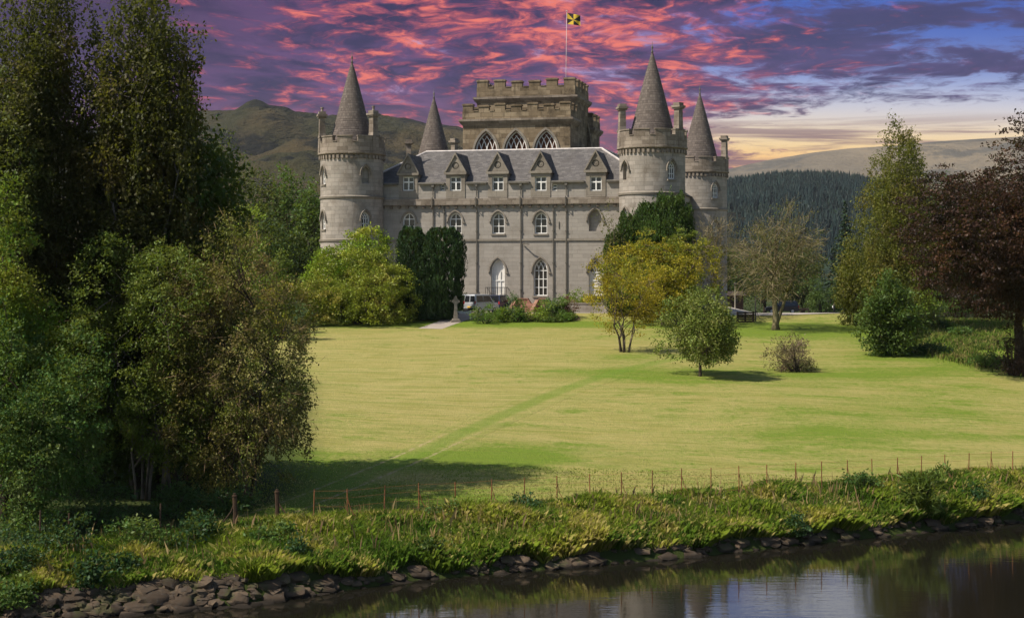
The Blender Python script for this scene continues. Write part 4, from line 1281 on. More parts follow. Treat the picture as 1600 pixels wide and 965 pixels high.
T1('bare_tree', 'thin grey leafless tree behind the golden green maple', 1120, 142, 345, 76, dict(z0=.20, lf=.4, lobes=18), M['l_brown'], M['lichen'], 35, ncl=160, m=7, size=.13, cr=.3, trunk_r=.14, twigs=8, bare=(1500, .8, .028, M['lichen']))
b, H, r = span(1246, 108.5, 526, 92)
bush('heather_clump', 'low faded heather clump alone on the lawn', 'shrub', b, H * 1.05, r, M['l_heath'], 36, ncl=200, m=40, size=.14, cr=.17, lf=.5, lobes=9, aspect=.3, sq=.7)
B1('laurel_bush', 'dense dark green laurel bush on the lawn in front of the tall birch', 1387, 117.5, 437, 104, M['l_laurel'], 37, ncl=480, m=44, size=.20, cr=.26, lf=.45, lobes=16)
T1('birch_tree', 'tall yellow green weeping birch with a narrow top behind the laurel bush', 1402, 134, 216, 170, dict(z0=.06, z1=1.0, lf=.38, lobes=34, gap=.05, shape=.42), M['l_birch_r'], M['bark_birch'], 38, ncl=1300, m=34, size=.16, cr=.28, trunk_r=.26, weep=(.6, 1.8, .5, .75, 26))
T1('birch_tree', 'lower drooping birch on the left flank of the tall weeping birch', 1340, 138, 395, 80, dict(z0=.0, z1=1.0, lf=.42, lobes=12), M['l_birch_r'], M['bark_birch'], 39, ncl=240, m=22, size=.19, cr=.36, trunk_r=.14, weep=(.6, 1.6, .3, .75, 24))
T1('copper_beech', 'big dark copper beech at the right edge', 1594, 107, 228, 316, dict(z0=.25, z1=1.0, lf=.38, lobes=44, gap=.0), M['l_beech'], M['bark_dark'], 40, ncl=3400, m=50, size=.17, cr=.32, trunk_r=.42, zsq=.32, droop=.5)
B1('dark_shrub', 'dark reddish shrub at the foot of the copper beech', 1583, 107, 500, 70, M['l_beech'], 41, ncl=90, m=30, size=.16, cr=.2)
T1('beech_tree', 'dark green beech filling the gap behind the copper beech and the rail fence', 1500, 188, 300, 200, dict(z0=.05, lf=.4, lobes=18), M['l_dark'], M['bark_dark'], 42, ncl=480, m=34, size=.34, cr=.5, trunk_r=.35)
B1('hedge_shrub', 'bright lime shrub showing behind the rail fence beside the laurel bush', 1448, 176, 448, 60, M['l_lime'], 43, ncl=120, m=34, size=.24, cr=.3)
B1('hedge_shrub', 'mid green shrub behind the middle of the rail fence', 1500, 177, 462, 64, M['l_laurel'], 44, ncl=120, m=34, size=.24, cr=.3)
B1('hedge_shrub', 'broad bright green shrub beyond the drive, behind the walking person', 1286, 252, 432, 66, M['l_laurel'], 45, ncl=190, m=36, size=.24, cr=.32)
spruce('spruce_tree', 'dark pointed spruce between the old tree and the tall birch', at(1321, 258), zat(312, 258) - at(1321, 258).z, 4.4, M['l_spruce'], 46, 36, 18, .55)
T1('oak_tree', 'olive green tree behind the dark parked car', 1255, 262, 395, 110, dict(z0=.02, lf=.42, lobes=16), M['l_olive'], M['bark_dark'], 47, ncl=330, m=34, size=.30, cr=.42, trunk_r=.3)
T1('oak_tree', 'dark tree behind the old half-bare tree', 1195, 262, 380, 120, dict(z0=.02, lf=.42, lobes=16), M['l_dark'], M['bark_dark'], 48, ncl=330, m=34, size=.30, cr=.42, trunk_r=.3)
T1('oak_tree', 'dark tree over the low dark building', 1140, 240, 395, 90, dict(z0=.15, lf=.42, lobes=14), M['l_dark'], M['bark_dark'], 49, ncl=240, m=34, size=.30, cr=.42, trunk_r=.3)
T1('beech_tree', 'olive tree between the spruce and the tall birch', 1365, 262, 372, 120, dict(z0=.02, lf=.42, lobes=14), M['l_olive'], M['bark_dark'], 50, ncl=300, m=34, size=.32, cr=.45, trunk_r=.3)
T1('beech_tree', 'dark green tree between the tall birch and the copper beech', 1455, 215, 345, 110, dict(z0=.02, lf=.42, lobes=14), M['l_dark'], M['bark_dark'], 56, ncl=300, m=34, size=.32, cr=.45, trunk_r=.3)
# garden bed in front of the castle
for i, (px, py, w, h, mt, lb) in enumerate([
    (758, 505, 52, 33, 'l_gard', 'rounded green shrub at the left end of the garden bed beside the path'),
    (786, 503, 26, 24, 'l_lime', 'yellow green shrub just right of the leftmost garden shrub'),
    (799, 502, 24, 46, 'l_blue', 'tall grey green shrub left of the sandstone steps'),
    (811, 503, 34, 40, 'l_gard', 'bushy green shrub at the left foot of the sandstone steps'),
    (842, 502, 40, 36, 'l_lime', 'spreading light green shrub at the foot of the sandstone steps'),
    (858, 500, 26, 38, 'l_blue', 'grey green shrub in front of the right parapet of the steps'),
    (872, 499, 26, 40, 'l_gard', 'dark leafy shrub at the right end of the garden bed'),
    (888, 497, 24, 36, 'l_plum', 'plum-leaved shrub at the right end of the garden bed'),
    (880, 502, 34, 16, 'l_gard', 'low mounded shrub in front of the plum-leaved one'),
    (862, 503, 40, 9, 'l_laurel', 'low ground-hugging plant with broad leaves along the bed edge')]):
    p = hit(px, py); d = p.y
    bush('garden_shrub', lb, 'shrub', p, .86 * h / FPX * d, w / 2 / FPX * d, M[mt], 60 + i, ncl=70, m=34, size=.14, cr=.17, lf=.5, lobes=7, group='shrubs in the garden bed')
for px, d, pyt, w, mt, lb in [(900, 150.5, 455, 62, 'l_lime', 'yellow green climber on the moat wall right of the sandstone steps'), (930, 150, 458, 40, 'l_gold_b', 'yellowing shrub on the moat wall behind the golden maple'), (722, 146.5, 462, 14, 'l_yew', 'small dark clipped shrub between the yew and the parked cars')]:
    b, H, r = span(px, d, pyt, w)
    bush('wall_shrub', lb, 'shrub', b, H, r, M[mt], int(px), ncl=80, m=30, size=.16, cr=.2, lf=.5, sq=.45)
# far left, behind the rhododendrons
for i, (px, d, pyt, w, mt, lb) in enumerate([
    (385, 134, 320, 84, 'l_lime', 'bright lime green conifer-like shrub between the dark woods and the rhododendrons'),
    (428, 140, 398, 60, 'l_rowan', 'mid green rounded shrub right of the lime green one'),
    (462, 136, 442, 44, 'l_rhodo', 'brownish green shrub left of the rhododendrons'),
    (430, 124, 446, 60, 'l_gold_b', 'low yellowish shrub below the rounded green one'),
    (476, 142, 470, 40, 'l_lime', 'small lime shrub touching the rhododendrons'),
    (446, 130, 474, 66, 'l_blue', 'low grey green shrub at the lawn edge beside the brown twiggy tree')]):
    B1('border_shrub', lb, px, d, pyt, w, M[mt], 80 + i, ncl=170, m=34, size=.20, cr=.26, lf=.5, group='shrubs along the left lawn border')

# ------------------------------------------------------------------ woods on the left
W_ = [
    ('beech_tree', 'large dark beech standing behind the green leafy tree on the left bank', 258, 65.5, 226, 250, dict(z0=.0, lf=.36, lobes=24), 'l_dark', 'bark_dark', dict(ncl=800, m=40, size=.22, cr=.36, trunk_r=.4)),
    ('oak_tree', 'olive oak rising behind the large dark beech', 335, 178, 234, 140, dict(z0=.10, lf=.4, lobes=18), 'l_olive', 'bark_dark', dict(ncl=420, m=36, size=.26, cr=.4, trunk_r=.35)),
    ('oak_tree', 'brownish dark oak beside the lime green shrub', 350, 150, 325, 90, dict(z0=.05, lf=.4, lobes=14), 'l_birch', 'bark_dark', dict(ncl=300, m=34, size=.2, cr=.32, trunk_r=.25)),
    ('oak_tree', 'rounded oak in the row behind the left tower, second from the tower', 448, 205, 274, 84, dict(z0=.05, lf=.42, lobes=14), 'l_mid', 'bark_dark', dict(ncl=260, m=36, size=.34, cr=.5, trunk_r=.4)),
    ('oak_tree', 'rounded oak in the row behind the left tower, third from the tower', 404, 200, 280, 78, dict(z0=.05, lf=.42, lobes=14), 'l_olive', 'bark_dark', dict(ncl=260, m=36, size=.34, cr=.5, trunk_r=.4)),
    ('oak_tree', 'yellowish green oak touching the left front tower', 487, 188, 300, 62, dict(z0=.05, lf=.42, lobes=14), 'l_mid', 'bark_dark', dict(ncl=240, m=36, size=.32, cr=.48, trunk_r=.35)),
    ('oak_tree', 'dark tree low behind the row, above the brownish green shrub', 468, 172, 372, 70, dict(z0=.0, lf=.42, lobes=14), 'l_dark', 'bark_dark', dict(ncl=240, m=36, size=.3, cr=.45, trunk_r=.3)),
    ('oak_tree', 'dark tree low behind the row, beside the lime green shrub', 425, 165, 345, 70, dict(z0=.0, lf=.42, lobes=14), 'l_dark', 'bark_dark', dict(ncl=240, m=36, size=.3, cr=.45, trunk_r=.3)),
    ('weeping_birch', 'tallest weeping birch on the left with long hanging curtains of leaves', 212, 64, -14, 196, dict(z0=.15, lf=.38, lobes=30, gap=.14, shape=-.06), 'l_birch', 'bark_birch', dict(ncl=1700, m=34, size=.14, cr=.26, trunk_r=.3, weep=(.8, 3.0, 2, .7, 44))),
    ('weeping_birch', 'drooping outer birch at the right edge of the tall weeping birch', 260, 63.0, 98, 112, dict(z0=.25, lf=.42, lobes=14, gap=.2), 'l_birch', 'bark_birch', dict(ncl=620, m=34, size=.14, cr=.26, trunk_r=.16, weep=(.8, 2.4, 2, .8, 40))),
    ('weeping_birch', 'weeping birch at the left edge with dark boughs', 34, 63, -40, 205, dict(z0=.15, lf=.38, lobes=30, gap=.14, shape=-.06), 'l_birch', 'bark_birch', dict(ncl=1700, m=34, size=.14, cr=.26, trunk_r=.32, weep=(.8, 3.2, 2, .7, 44))),
    ('ash_tree', 'yellow green ash at the left edge under the weeping birches', 18, 61, 150, 150, dict(z0=.10, lf=.36, lobes=22, gap=.1), 'l_olive', 'bark_dark', dict(ncl=900, m=50, size=.13, cr=.23, trunk_r=.25)),
    ('ash_tree', 'bright sunlit ash at the left edge, lower than its neighbour', 6, 57, 315, 160, dict(z0=.15, lf=.36, lobes=20, gap=.1), 'l_ash', 'bark_dark', dict(ncl=900, m=50, size=.12, cr=.21, trunk_r=.2)),
    ('hazel_tree', 'dark hazel thicket filling the space between the ash and the leafy tree', 125, 65, 285, 190, dict(z0=.02, lf=.38, lobes=20), 'l_dark', 'bark_dark', dict(ncl=620, m=36, size=.18, cr=.3, trunk_r=.2)),
    ('alder_tree', 'green leafy tree with thin pale stems on the riverbank', 222, 61.5, 390, 250, dict(z0=.16, lf=.36, lobes=26, gap=.10), 'l_rowan', 'bark_birch', dict(ncl=1400, m=54, size=.105, cr=.18, trunk_r=.10, stems=4, twigs=5, bare=(500, .7, .02, None))),
    ('alder_tree', 'brown twiggy tree with drooping boughs reaching over the lawn', 374, 61.0, 386, 280, dict(z0=.08, lf=.36, lobes=30, gap=.14), 'l_brown2', 'bark_dark', dict(ncl=1500, m=50, size=.095, cr=.18, trunk_r=.16, stems=3, twigs=7, weep=(.3, 1.1, .6, .5, 16), bare=(4200, .6, .02, None))),
    ('hazel_tree', 'deep green thicket under the bright ash at the lower left corner', 40, 55, 520, 230, dict(z0=.0, lf=.38, lobes=20), 'l_weed', 'bark_dark', dict(ncl=800, m=50, size=.11, cr=.18, trunk_r=.12)),
    ('holly_tree', 'small dark evergreen behind the stems of the leafy tree', 150, 66, 480, 150, dict(z0=.0, lf=.42, lobes=14), 'l_yew', 'bark_dark', dict(ncl=420, m=36, size=.15, cr=.26, trunk_r=.12)),
    ('holly_tree', 'dark undergrowth tree behind the stems of the brown twiggy tree', 290, 66, 600, 240, dict(z0=.0, lf=.42, lobes=14), 'l_dark', 'bark_dark', dict(ncl=420, m=36, size=.16, cr=.28, trunk_r=.12)),
]
M['l_brown2'] = G('olive_brown_leaves', (.145, .12, .028), (.12, .15, .022), (.20, .145, .05), .55, .3, .3)
for i, (nm, lb, px, d, pyt, w, sp, mt, bk, kw) in enumerate(W_):
    if 'bare' in kw: kw['bare'] = kw['bare'][:3] + (M['twig_brown'] if mt == 'l_brown2' else M['lichen'],)
    T1(nm, lb, px, d, pyt, w, sp, M[mt], M[bk], 100 + i, **kw)
# forest on the far hillside -----------------------------------------
def forest():
    rg = np.random.default_rng(77)
    n = 14000
    y = rg.uniform(760, 1560, n); px = rg.uniform(1060, 1560, n)
    x = (px - 800) / FPX * y
    bv = BVHTree.FromObject(fo, bpy.context.evaluated_depsgraph_get())
    Vs = []; Fs = []; nv = 0; base = []
    for a, b in zip(x, y):
        h = bv.ray_cast(Vector((a, b, 900)), Vector((0, 0, -1)))
        if h[0] is not None: base.append(h[0])
    base = np.array(base); n = len(base)
    H = rg.uniform(3.2, 9.5, n); Rr = H * rg.uniform(.13, .20, n)
    k = 7
    rings = [(.0, .85), (.12, 1.0), (.42, .68), (.40, .46), (.72, .36), (.70, .24), (1.0, .0)]
    V = np.zeros((n, len(rings), k, 3))
    for j, (t, w) in enumerate(rings):
        a = np.arange(k)[None, :] * 2 * math.pi / k + rg.random((n, 1)) * .8
        wob = 1 + .28 * rg.normal(size=(n, k))
        V[:, j, :, 0] = base[:, None, 0] + np.cos(a) * (Rr * w)[:, None] * wob
        V[:, j, :, 1] = base[:, None, 1] + np.sin(a) * (Rr * w)[:, None] * wob
        V[:, j, :, 2] = base[:, None, 2] + (H * t)[:, None] - 1.0
    q = np.arange(k); q2 = (q + 1) % k
    F1 = np.concatenate([np.stack([j * k + q, j * k + q2, (j + 1) * k + q2, (j + 1) * k + q], 1) for j in range(len(rings) - 1)])
    F = (F1[None] + (np.arange(n) * len(rings) * k)[:, None, None]).reshape(-1, 4)
    o = arrays_obj('conifer_forest', V.reshape(-1, 3), F, M['l_forest'])
    tag(o, kind='stuff')
M['l_forest'] = G('forest_conifers', (.008, .019, .017), (.012, .025, .021), (.018, .029, .020), .012, .0, .45)
forest()

# ------------------------------------------------------------------ riverbank
def bank_mat(name, cols, straw, sc=.35, trans=.3):
    m, t = new_mat(name)
    g = nd(t, 'ShaderNodeTexCoord').outputs['Object']
    geo = nd(t, 'ShaderNodeNewGeometry').outputs['Random Per Island']
    n = noise(t, g, sc, 4, .6); n2 = noise(t, mapping(t, g, loc=(4, 2, 8)), sc * 1.7, 4, .6)
    c = mixc(t, maprange(t, n, .40, .60), cols[0], cols[1])
    c = mixc(t, maprange(t, n2, .50, .64), c, cols[2])
    pick = math_(t, 'ADD', math_(t, 'MULTIPLY', geo, .55), math_(t, 'MULTIPLY', n2, .75))
    c = mixc(t, maprange(t, pick, .76, .88), c, straw)
    hsv = nd(t, 'ShaderNodeHueSaturation', {'Hue': .5, 'Saturation': 1.0, 'Value': maprange(t, math_(t, 'FRACT', math_(t, 'MULTIPLY', geo, 7.31)), 0, 1, .55, 1.4, False), 'Color': c})
    p = nd(t, 'ShaderNodeBsdfPrincipled', {'Base Color': hsv.outputs[0], 'Roughness': .7, 'Specular IOR Level': .15})
    tr = nd(t, 'ShaderNodeBsdfTranslucent', {'Color': hsv.outputs[0]})
    mx = nd(t, 'ShaderNodeMixShader', {0: trans, 1: p.outputs[0], 2: tr.outputs[0]})
    nd(t, 'ShaderNodeOutputMaterial', {0: mx.outputs[0]})
    return m
M['bankgrass'] = bank_mat('bank_grass', [(.085, .155, .014), (.20, .255, .022), (.30, .295, .036)], (.42, .35, .11), .30, .42)
M['roughgrass'] = bank_mat('rough_grass', [(.07, .12, .014), (.11, .16, .02), (.15, .15, .03)], (.24, .20, .07))
M['tuft'] = bank_mat('lawn_tufts', [(.15, .21, .025), (.20, .25, .035), (.28, .27, .08)], (.36, .32, .12), .2)
def blades(rg, x, y, h, w, lean, droopxy=None):
    n = len(x)
    z = gz(x, y)
    a = rg.random(n) * 2 * math.pi
    lx = np.cos(a) * lean * h; ly = np.sin(a) * lean * h
    if droopxy is not None: lx = lx + droopxy[0] * h; ly = ly + droopxy[1] * h
    b = rg.random(n) * math.pi
    wx = np.cos(b) * w * .5; wy = np.sin(b) * w * .5
    V = np.empty((n, 4, 3))
    V[:, 0] = np.stack([x - wx, y - wy, z - .03], 1); V[:, 1] = np.stack([x + wx, y + wy, z - .03], 1)
    V[:, 2] = np.stack([x + lx * .35 + wx * .8, y + ly * .35 + wy * .8, z + h * .6], 1)
    V[:, 3] = np.stack([x + lx, y + ly, z + h * (1 - .3 * lean)], 1)
    return V.reshape(-1, 3), np.arange(4 * n).reshape(n, 4)
def bank_grass():
    rg = np.random.default_rng(9)
    n = 760000
    x = rg.uniform(-26, 34, n)
    yw = np.interp(x, WX, WY); yf = np.interp(x, FX, FY)
    pxw = 800 + x / yw * FPX
    s0 = np.interp(pxw, [300, 460, 520, 3000], [1.0, .80, .42, .42]) + (fbm(x * .9, yw * .2, 31, 3) * .55)
    top = 1.15 + fbm(x * .7, x * 0 + 3, 12, 3) * 1.0
    q = rg.random(n)
    y = yw + s0 + q * (yf + top - yw - s0)
    px = 800 + x / y * FPX
    patchy = fbm(x * .55, y * .8, 41, 4)
    hgt = .22 + .56 * np.clip(patchy + .22, 0, 1) + .09 * rg.normal(size=n)
    hgt *= np.where(y - yf > 0, np.clip(1 - (y - yf) / 1.8, .2, 1), 1)
    hgt *= np.interp(px, [0, 500, 700, 1700], [.95, .95, 1.0, 1.05])
    keep = (px > -60) & (px < 1660) & (hgt > .08) & (rg.random(n) < np.clip(.65 + patchy * 1.2, .25, 1))
    x, y, hgt, yw = x[keep], y[keep], hgt[keep], yw[keep]
    edge = np.clip(1 - (y - yw - .4) / .8, 0, 1)
    V, F = blades(rg, x, y, hgt, .014, rg.uniform(.05, .8, len(x)), (edge * .1, -edge * .45))
    tag(arrays_obj('bank_grass', V, F, M['bankgrass']), kind='stuff')
    # seeding stalks above the sward
    n = 1600
    x = rg.uniform(-14, 34, n); yw = np.interp(x, WX, WY); yf = np.interp(x, FX, FY)
    y = yw + 1.2 + rg.random(n) * (yf - yw - .6)
    V, F = blades(rg, x, y, rg.uniform(.5, .9, n), .013, rg.uniform(.05, .3, n))
    V = V.reshape(-1, 4, 3)
    tag(arrays_obj('seeding_grass', V.reshape(-1, 3), F, M['stalk']), kind='stuff')
M['stalk'] = bank_mat('seed_stalks', [(.22, .15, .06), (.26, .17, .09), (.30, .22, .08)], (.36, .27, .12))
bank_grass()
def bank_weeds():
    rg = np.random.default_rng(29)
    for nm, mt, n, m, sz, hh in (('bank_weeds', M['l_weed'], 230, 60, .085, .34), ('flowering_weeds', M['l_flower'], 260, 16, .07, .48), ('fern_litter', M['l_fern'], 120, 40, .11, .28)):
        x = rg.uniform(-24, 33, n); yw = np.interp(x, WX, WY); yf = np.interp(x, FX, FY)
        y = yw + .9 + rg.random(n) * (yf - yw - .2)
        r = rg.uniform(.14, .42, n)
        C = np.stack([x, y, gz(x, y)], 1)
        C = np.repeat(C, m, 0); R_ = np.repeat(r, m)
        o = rdir(rg, n * m); o[:, 2] = abs(o[:, 2])
        C = C + o * R_[:, None] * rg.uniform(.6, 1, (n * m, 1)) * np.array([1, 1, 0]) + np.stack([0 * R_, 0 * R_, o[:, 2] * hh * rg.uniform(.6, 1.2, n * m) * (.6 + R_)], 1)
        V, F = leaf_mesh(rg, C, o * .6 + rdir(rg, n * m) * .6 + np.array([0, 0, .3]), sz, .5, .8)
        tag(arrays_obj(nm, V, F, mt), kind='stuff')
M['l_flower'] = G('flowering_weed_heads', (.30, .30, .07), (.36, .33, .16), None, 2.0)
M['l_fern'] = G('yellowing_fern_fronds', (.17, .20, .025), (.26, .23, .035), None, 1.0)
bank_weeds()
def rough_grass():
    rg = np.random.default_rng(19)
    n = 60000
    d = rg.uniform(104, 142, n); px = rg.uniform(1370, 1640, n)
    x = (px - 800) / FPX * d
    py = HY + (CZ - gz(x, d)) / d * FPX
    edge = np.interp(px, [1370, 1440, 1500, 1560, 1640], [525, 552, 566, 578, 590])
    keep = (py < edge + rg.normal(size=n) * 3) & (rg.random(n) < np.clip(.5 + fbm(x * .4, d * .4, 5, 3) * 1.6, .05, 1))
    x, d = x[keep], d[keep]
    V, F = blades(rg, x, d, rg.uniform(.18, .55, len(x)), .06, rg.uniform(.1, .6, len(x)))
    tag(arrays_obj('rough_grass', V, F, M['roughgrass']), kind='stuff')
    n = 70000
    d = 57 + 14 * rg.random(n) ** 1.6; px = rg.uniform(300, 1640, n)
    x = (px - 800) / FPX * d
    keep = (d > np.interp(x, FX, FY) + .8)
    x, d = x[keep], d[keep]
    V, F = blades(rg, x, d, rg.uniform(.03, .085, len(x)), .02, rg.uniform(.3, 1.2, len(x)))
    tag(arrays_obj('lawn_grass', V, F, M['tuft']), kind='stuff')
rough_grass()

def stones():
    rg = np.random.default_rng(3)
    bm = bmesh.new(); bmesh.ops.create_icosphere(bm, subdivisions=2, radius=1)
    B = np.array([v.co[:] for v in bm.verts]); Fb = np.array([[v.index for v in f.verts] for f in bm.faces]); bm.free()
    C = []; S = []
    x = -24.0
    xs = []
    while x < 34:
        yw = float(np.interp(x, WX, WY)); px = 800 + x / yw * FPX
        if -80 < px < 1680:
            smax = np.interp(px, [-80, 330, 440, 520, 1700], [1.35, 1.2, .8, .55, .60])
            s = -.15
            while s < smax:
                sc = rg.choice([rg.uniform(.08, .16), rg.uniform(.14, .32)]) * np.interp(s, [-.2, .2, 1.3], [1.1, 1.0, .85]) * (1.0 if px < 520 else .82)
                if rg.random() < (.95 if px < 520 else .42):
                    xx = x + rg.normal() * .10; yy = float(np.interp(xx, WX, WY)) + s
                    C.append((xx, yy, gz1(xx, yy) + .02)); S.append((sc * rg.uniform(1.1, 1.8), sc * rg.uniform(.75, 1.0), sc * rg.uniform(.34, .58)))
                s += sc * 1.15
        x += rg.uniform(.22, .36)
    C = np.array(C); S = np.array(S); n = len(C)
    lump = 1 + .22 * rg.normal(size=(n, 1, 3)) * np.sign(B)[None] + .10 * rg.normal(size=(n, len(B), 1))
    V = B[None] * lump
    V = np.sign(V) * np.abs(V) ** .62                       # blocky, worn edges
    V = V * S[:, None] + rg.normal(size=V.shape) * .02
    a = rg.normal(size=n) * .5 + .35
    ca, sa = np.cos(a)[:, None], np.sin(a)[:, None]
    V = np.stack([V[..., 0] * ca - V[..., 1] * sa, V[..., 0] * sa + V[..., 1] * ca, V[..., 2] + .35 * V[..., 1]], -1) + C[:, None]
    F = (Fb[None] + (np.arange(n) * len(B))[:, None, None]).reshape(-1, 3)
    o = arrays_obj('stone_revetment', V.reshape(-1, 3), F, M['riverstone'], None, True)
    o.data.set_sharp_from_angle(angle=R(38))
    tag(o, 'rough stone pitching of flattened boulders along the foot of the riverbank', 'stone bank')
def riverstone():
    m, t = new_mat('river_stone')
    g = nd(t, 'ShaderNodeTexCoord').outputs['Object']
    geo = nd(t, 'ShaderNodeNewGeometry').outputs['Random Per Island']
    n = noise(t, g, 5, 6, .65); n2 = noise(t, g, 1.3, 4, .6)
    c = mixc(t, geo, (.038, .028, .020), (.115, .083, .056))
    c = mixc(t, maprange(t, n, .45, .7), c, (.06, .05, .04))
    c = mixc(t, math_(t, 'MULTIPLY', maprange(t, n2, .52, .66), .5), c, (.05, .06, .02))
    z = nd(t, 'ShaderNodeSeparateXYZ', {0: g}).outputs[2]
    c = mixc(t, maprange(t, z, .16, .04), c, (.022, .018, .014))      # wet tide mark
    finish(t, c, .95, n, .9, .05, 0, .06)
    return m
M['riverstone'] = riverstone()
stones()

for i, (px, py, w, h, mt, lb, kw) in enumerate([
    (1440, 806, 84, 72, 'l_rowan', 'tall bright green reed-like clump on the bank near the right edge', dict(aspect=.16, size=.34, flat=0)),
    (1238, 838, 40, 30, 'l_nettle', 'small dark leafy clump at the lip of the bank, right of centre', {}),
    (668, 868, 34, 20, 'l_laurel', 'low glossy green dock plant on the lower bank', dict(size=.16)),
    (822, 806, 54, 28, 'l_nettle', 'dark nettle clump at the top of the bank below the wire fence', {}),
    (700, 812, 60, 22, 'l_weed', 'broad mid green weed clump left of the nettle clump', {}),
    (1345, 775, 60, 34, 'l_weed', 'mid green weed clump against the wire fence towards the right', {}),
    (1530, 790, 60, 30, 'l_nettle', 'dark weed clump at the far right of the bank', {}),
    (415, 858, 74, 38, 'l_weed', 'leafy green bush below the two rusty gate posts', {}),
    (462, 880, 40, 34, 'l_nettle', 'dark small bush right of the leafy green bush', {}),
    (318, 856, 84, 50, 'l_nettle', 'dark bramble bush between the thin tree stems and the gate posts', {}),
    (196, 902, 36, 30, 'l_nettle', 'round dark leafy plant just above the stones', dict(size=.15)),
    (134, 918, 52, 50, 'l_nettle', 'larger round dark leafy plant above the stones', dict(size=.15)),
    (215, 858, 100, 46, 'l_weed', 'bramble patch with yellowing leaves on the upper left bank', {}),
    (90, 866, 110, 60, 'l_nettle', 'dark bramble mound under the trees at the left', {}),
    (22, 900, 100, 70, 'l_nettle', 'dark shrub at the left edge above the stones', {}),
    (20, 950, 70, 40, 'l_weed', 'ivy-like clump in the lower left corner', {}),
    (270, 806, 130, 46, 'l_nettle', 'dark undergrowth at the foot of the thin tree stems', {}),
    (360, 800, 100, 36, 'l_nettle', 'dark undergrowth under the drooping brown boughs', {}),
    (150, 820, 130, 60, 'l_nettle', 'dark undergrowth left of the thin tree stems', {})]):
    b = hit(px, py); d = b.y
    a = dict(size=.12, ncl=70, m=36, cr=.14, lf=.5, lobes=8); a.update(kw)
    bush('weed_clump', lb, 'plant', b, h / FPX * d, w / 2 / FPX * d, M[mt], 300 + i, **a)
for i, (px, py, w, h, mt, lb) in enumerate([
    (1466, 512, 30, 18, 'l_nettle', 'dark weed clump in the rough grass below the rail fence'),
    (1500, 528, 36, 14, 'l_weed', 'spiky weed clump in the rough grass right of the dark one'),
    (1445, 552, 90, 14, 'l_nettle', 'low dark weeds in the shade right of the laurel bush'),
    (1540, 574, 80, 20, 'l_weed', 'low green weeds at the foot of the copper beech')]):
    b = hit(px, py); d = b.y
    bush('weed_clump', lb, 'plant', b, h / FPX * d, w / 2 / FPX * d, M[mt], 340 + i, ncl=60, m=30, size=.16, cr=.18, lf=.5, lobes=8)

# rusty estate fence along the top of the bank -----------------------
def wire_fence():
    zt0 = CZ - 7.35
    spots = []
    for px, py in [(490, 764), (543.5, 763.5), (600, 758), (655, 754), (712, 752), (768, 748), (819, 746), (870.6, 742.5), (922, 740), (971, 737), (1019, 734), (1065, 731), (1111, 730), (1155, 727.5), (1199, 725), (1242, 722), (1284, 720), (1324, 718), (1363, 716), (1402, 714), (1439, 711.5), (1477, 709.5), (1513, 707), (1548, 704.5), (1582, 704), (1618, 702)]:
        d = 7.35 / (py - HY) * FPX
        spots.append(((px - 800) / FPX * d, d, zt0))
    x, y, _ = spots[0]
    root = thing('wire_fence', 'long rusty iron post and wire fence along the top of the riverbank', 'fence', (x, y, gz1(x, y)))
    o = Vector(root.location)
    for i, (x, y, zt) in enumerate(spots):
        p = Vector((x, y, gz1(x, y))) - o; h = zt - gz1(x, y)
        r_ = random.Random(i)
        tx, ty = r_.uniform(-.035, .035), r_.uniform(-.03, .03)
        m = MB().tube([p + Vector((0, 0, -.15)), p + Vector((tx * .5, ty * .5, h * .5)), p + Vector((tx, ty, h))], [.024, .022, .020], 5)
        m.build('post', M['rust'], root)
        if i % 2 == 1:
            e = p + Vector((.62, -.15, -.05))
            pts = [p + Vector((tx, ty, h * .78)), p + Vector((.10, -.02, h * .45)), p + Vector((.30, -.08, h * .18)), e]
            MB().tube(pts, .014, 5).build('brace', M['rust'], root)
    for f in (.25, .5, .75, .95):
        pts = [Vector((x, y, gz1(x, y) + (zt - gz1(x, y)) * f)) - o for x, y, zt in spots]
        MB().tube(pts, .0045, 3).build('wire', M['rust'], root)
wire_fence()
for px, pyb, pyt, bend, lb in [(433, 822, 764, 1, 'right of two thick rusty posts with a bent stay on the left bank'), (367, 834, 770, -1, 'left of two thick rusty posts with a leaning stay on the left bank')]:
    b = hit(px, pyb); h = zat(pyt, b.y) - b.z
    g = thing('gate_post', lb, 'post', b)
    m = MB().tube([(0, 0, -.2), (0.01, 0, h * .5), (-.01, 0, h * .92)], [.085, .08, .08], 8)
    m.tube([(-.01, 0, h * .92), (-.01, 0, h * .945), (-.01, 0, h * .95), (-.01, 0, h)], [.10, .10, .05, .05], 8)
    m.build('pole', M['old_wood'], g)
    MB().tube([(0, 0, h * .80), (bend * .12, -.05, h * .55), (bend * .42, -.1, h * .25), (bend * .62, -.2, -.05)], .026, 6).build('stay', M['old_wood'], g)
for i, (px, pyb, pyt, lb) in enumerate([(62, 866, 797, 'thin dark stake on the left bank, nearest the left edge'), (107, 860, 801, 'thin dark stake on the left bank, second from the left edge'), (250, 842, 786, 'thin dark stake in front of the pale tree stems')]):
    b = hit(px, pyb); h = zat(pyt, b.y) - b.z
    s_ = MB().tube([(0, 0, -.15), (.02, 0, h)], [.035, .03], 6).build('fence_stake', M['old_wood'], None, loc=b)
    tag(s_, lb, 'post', 'old stakes on the left bank')

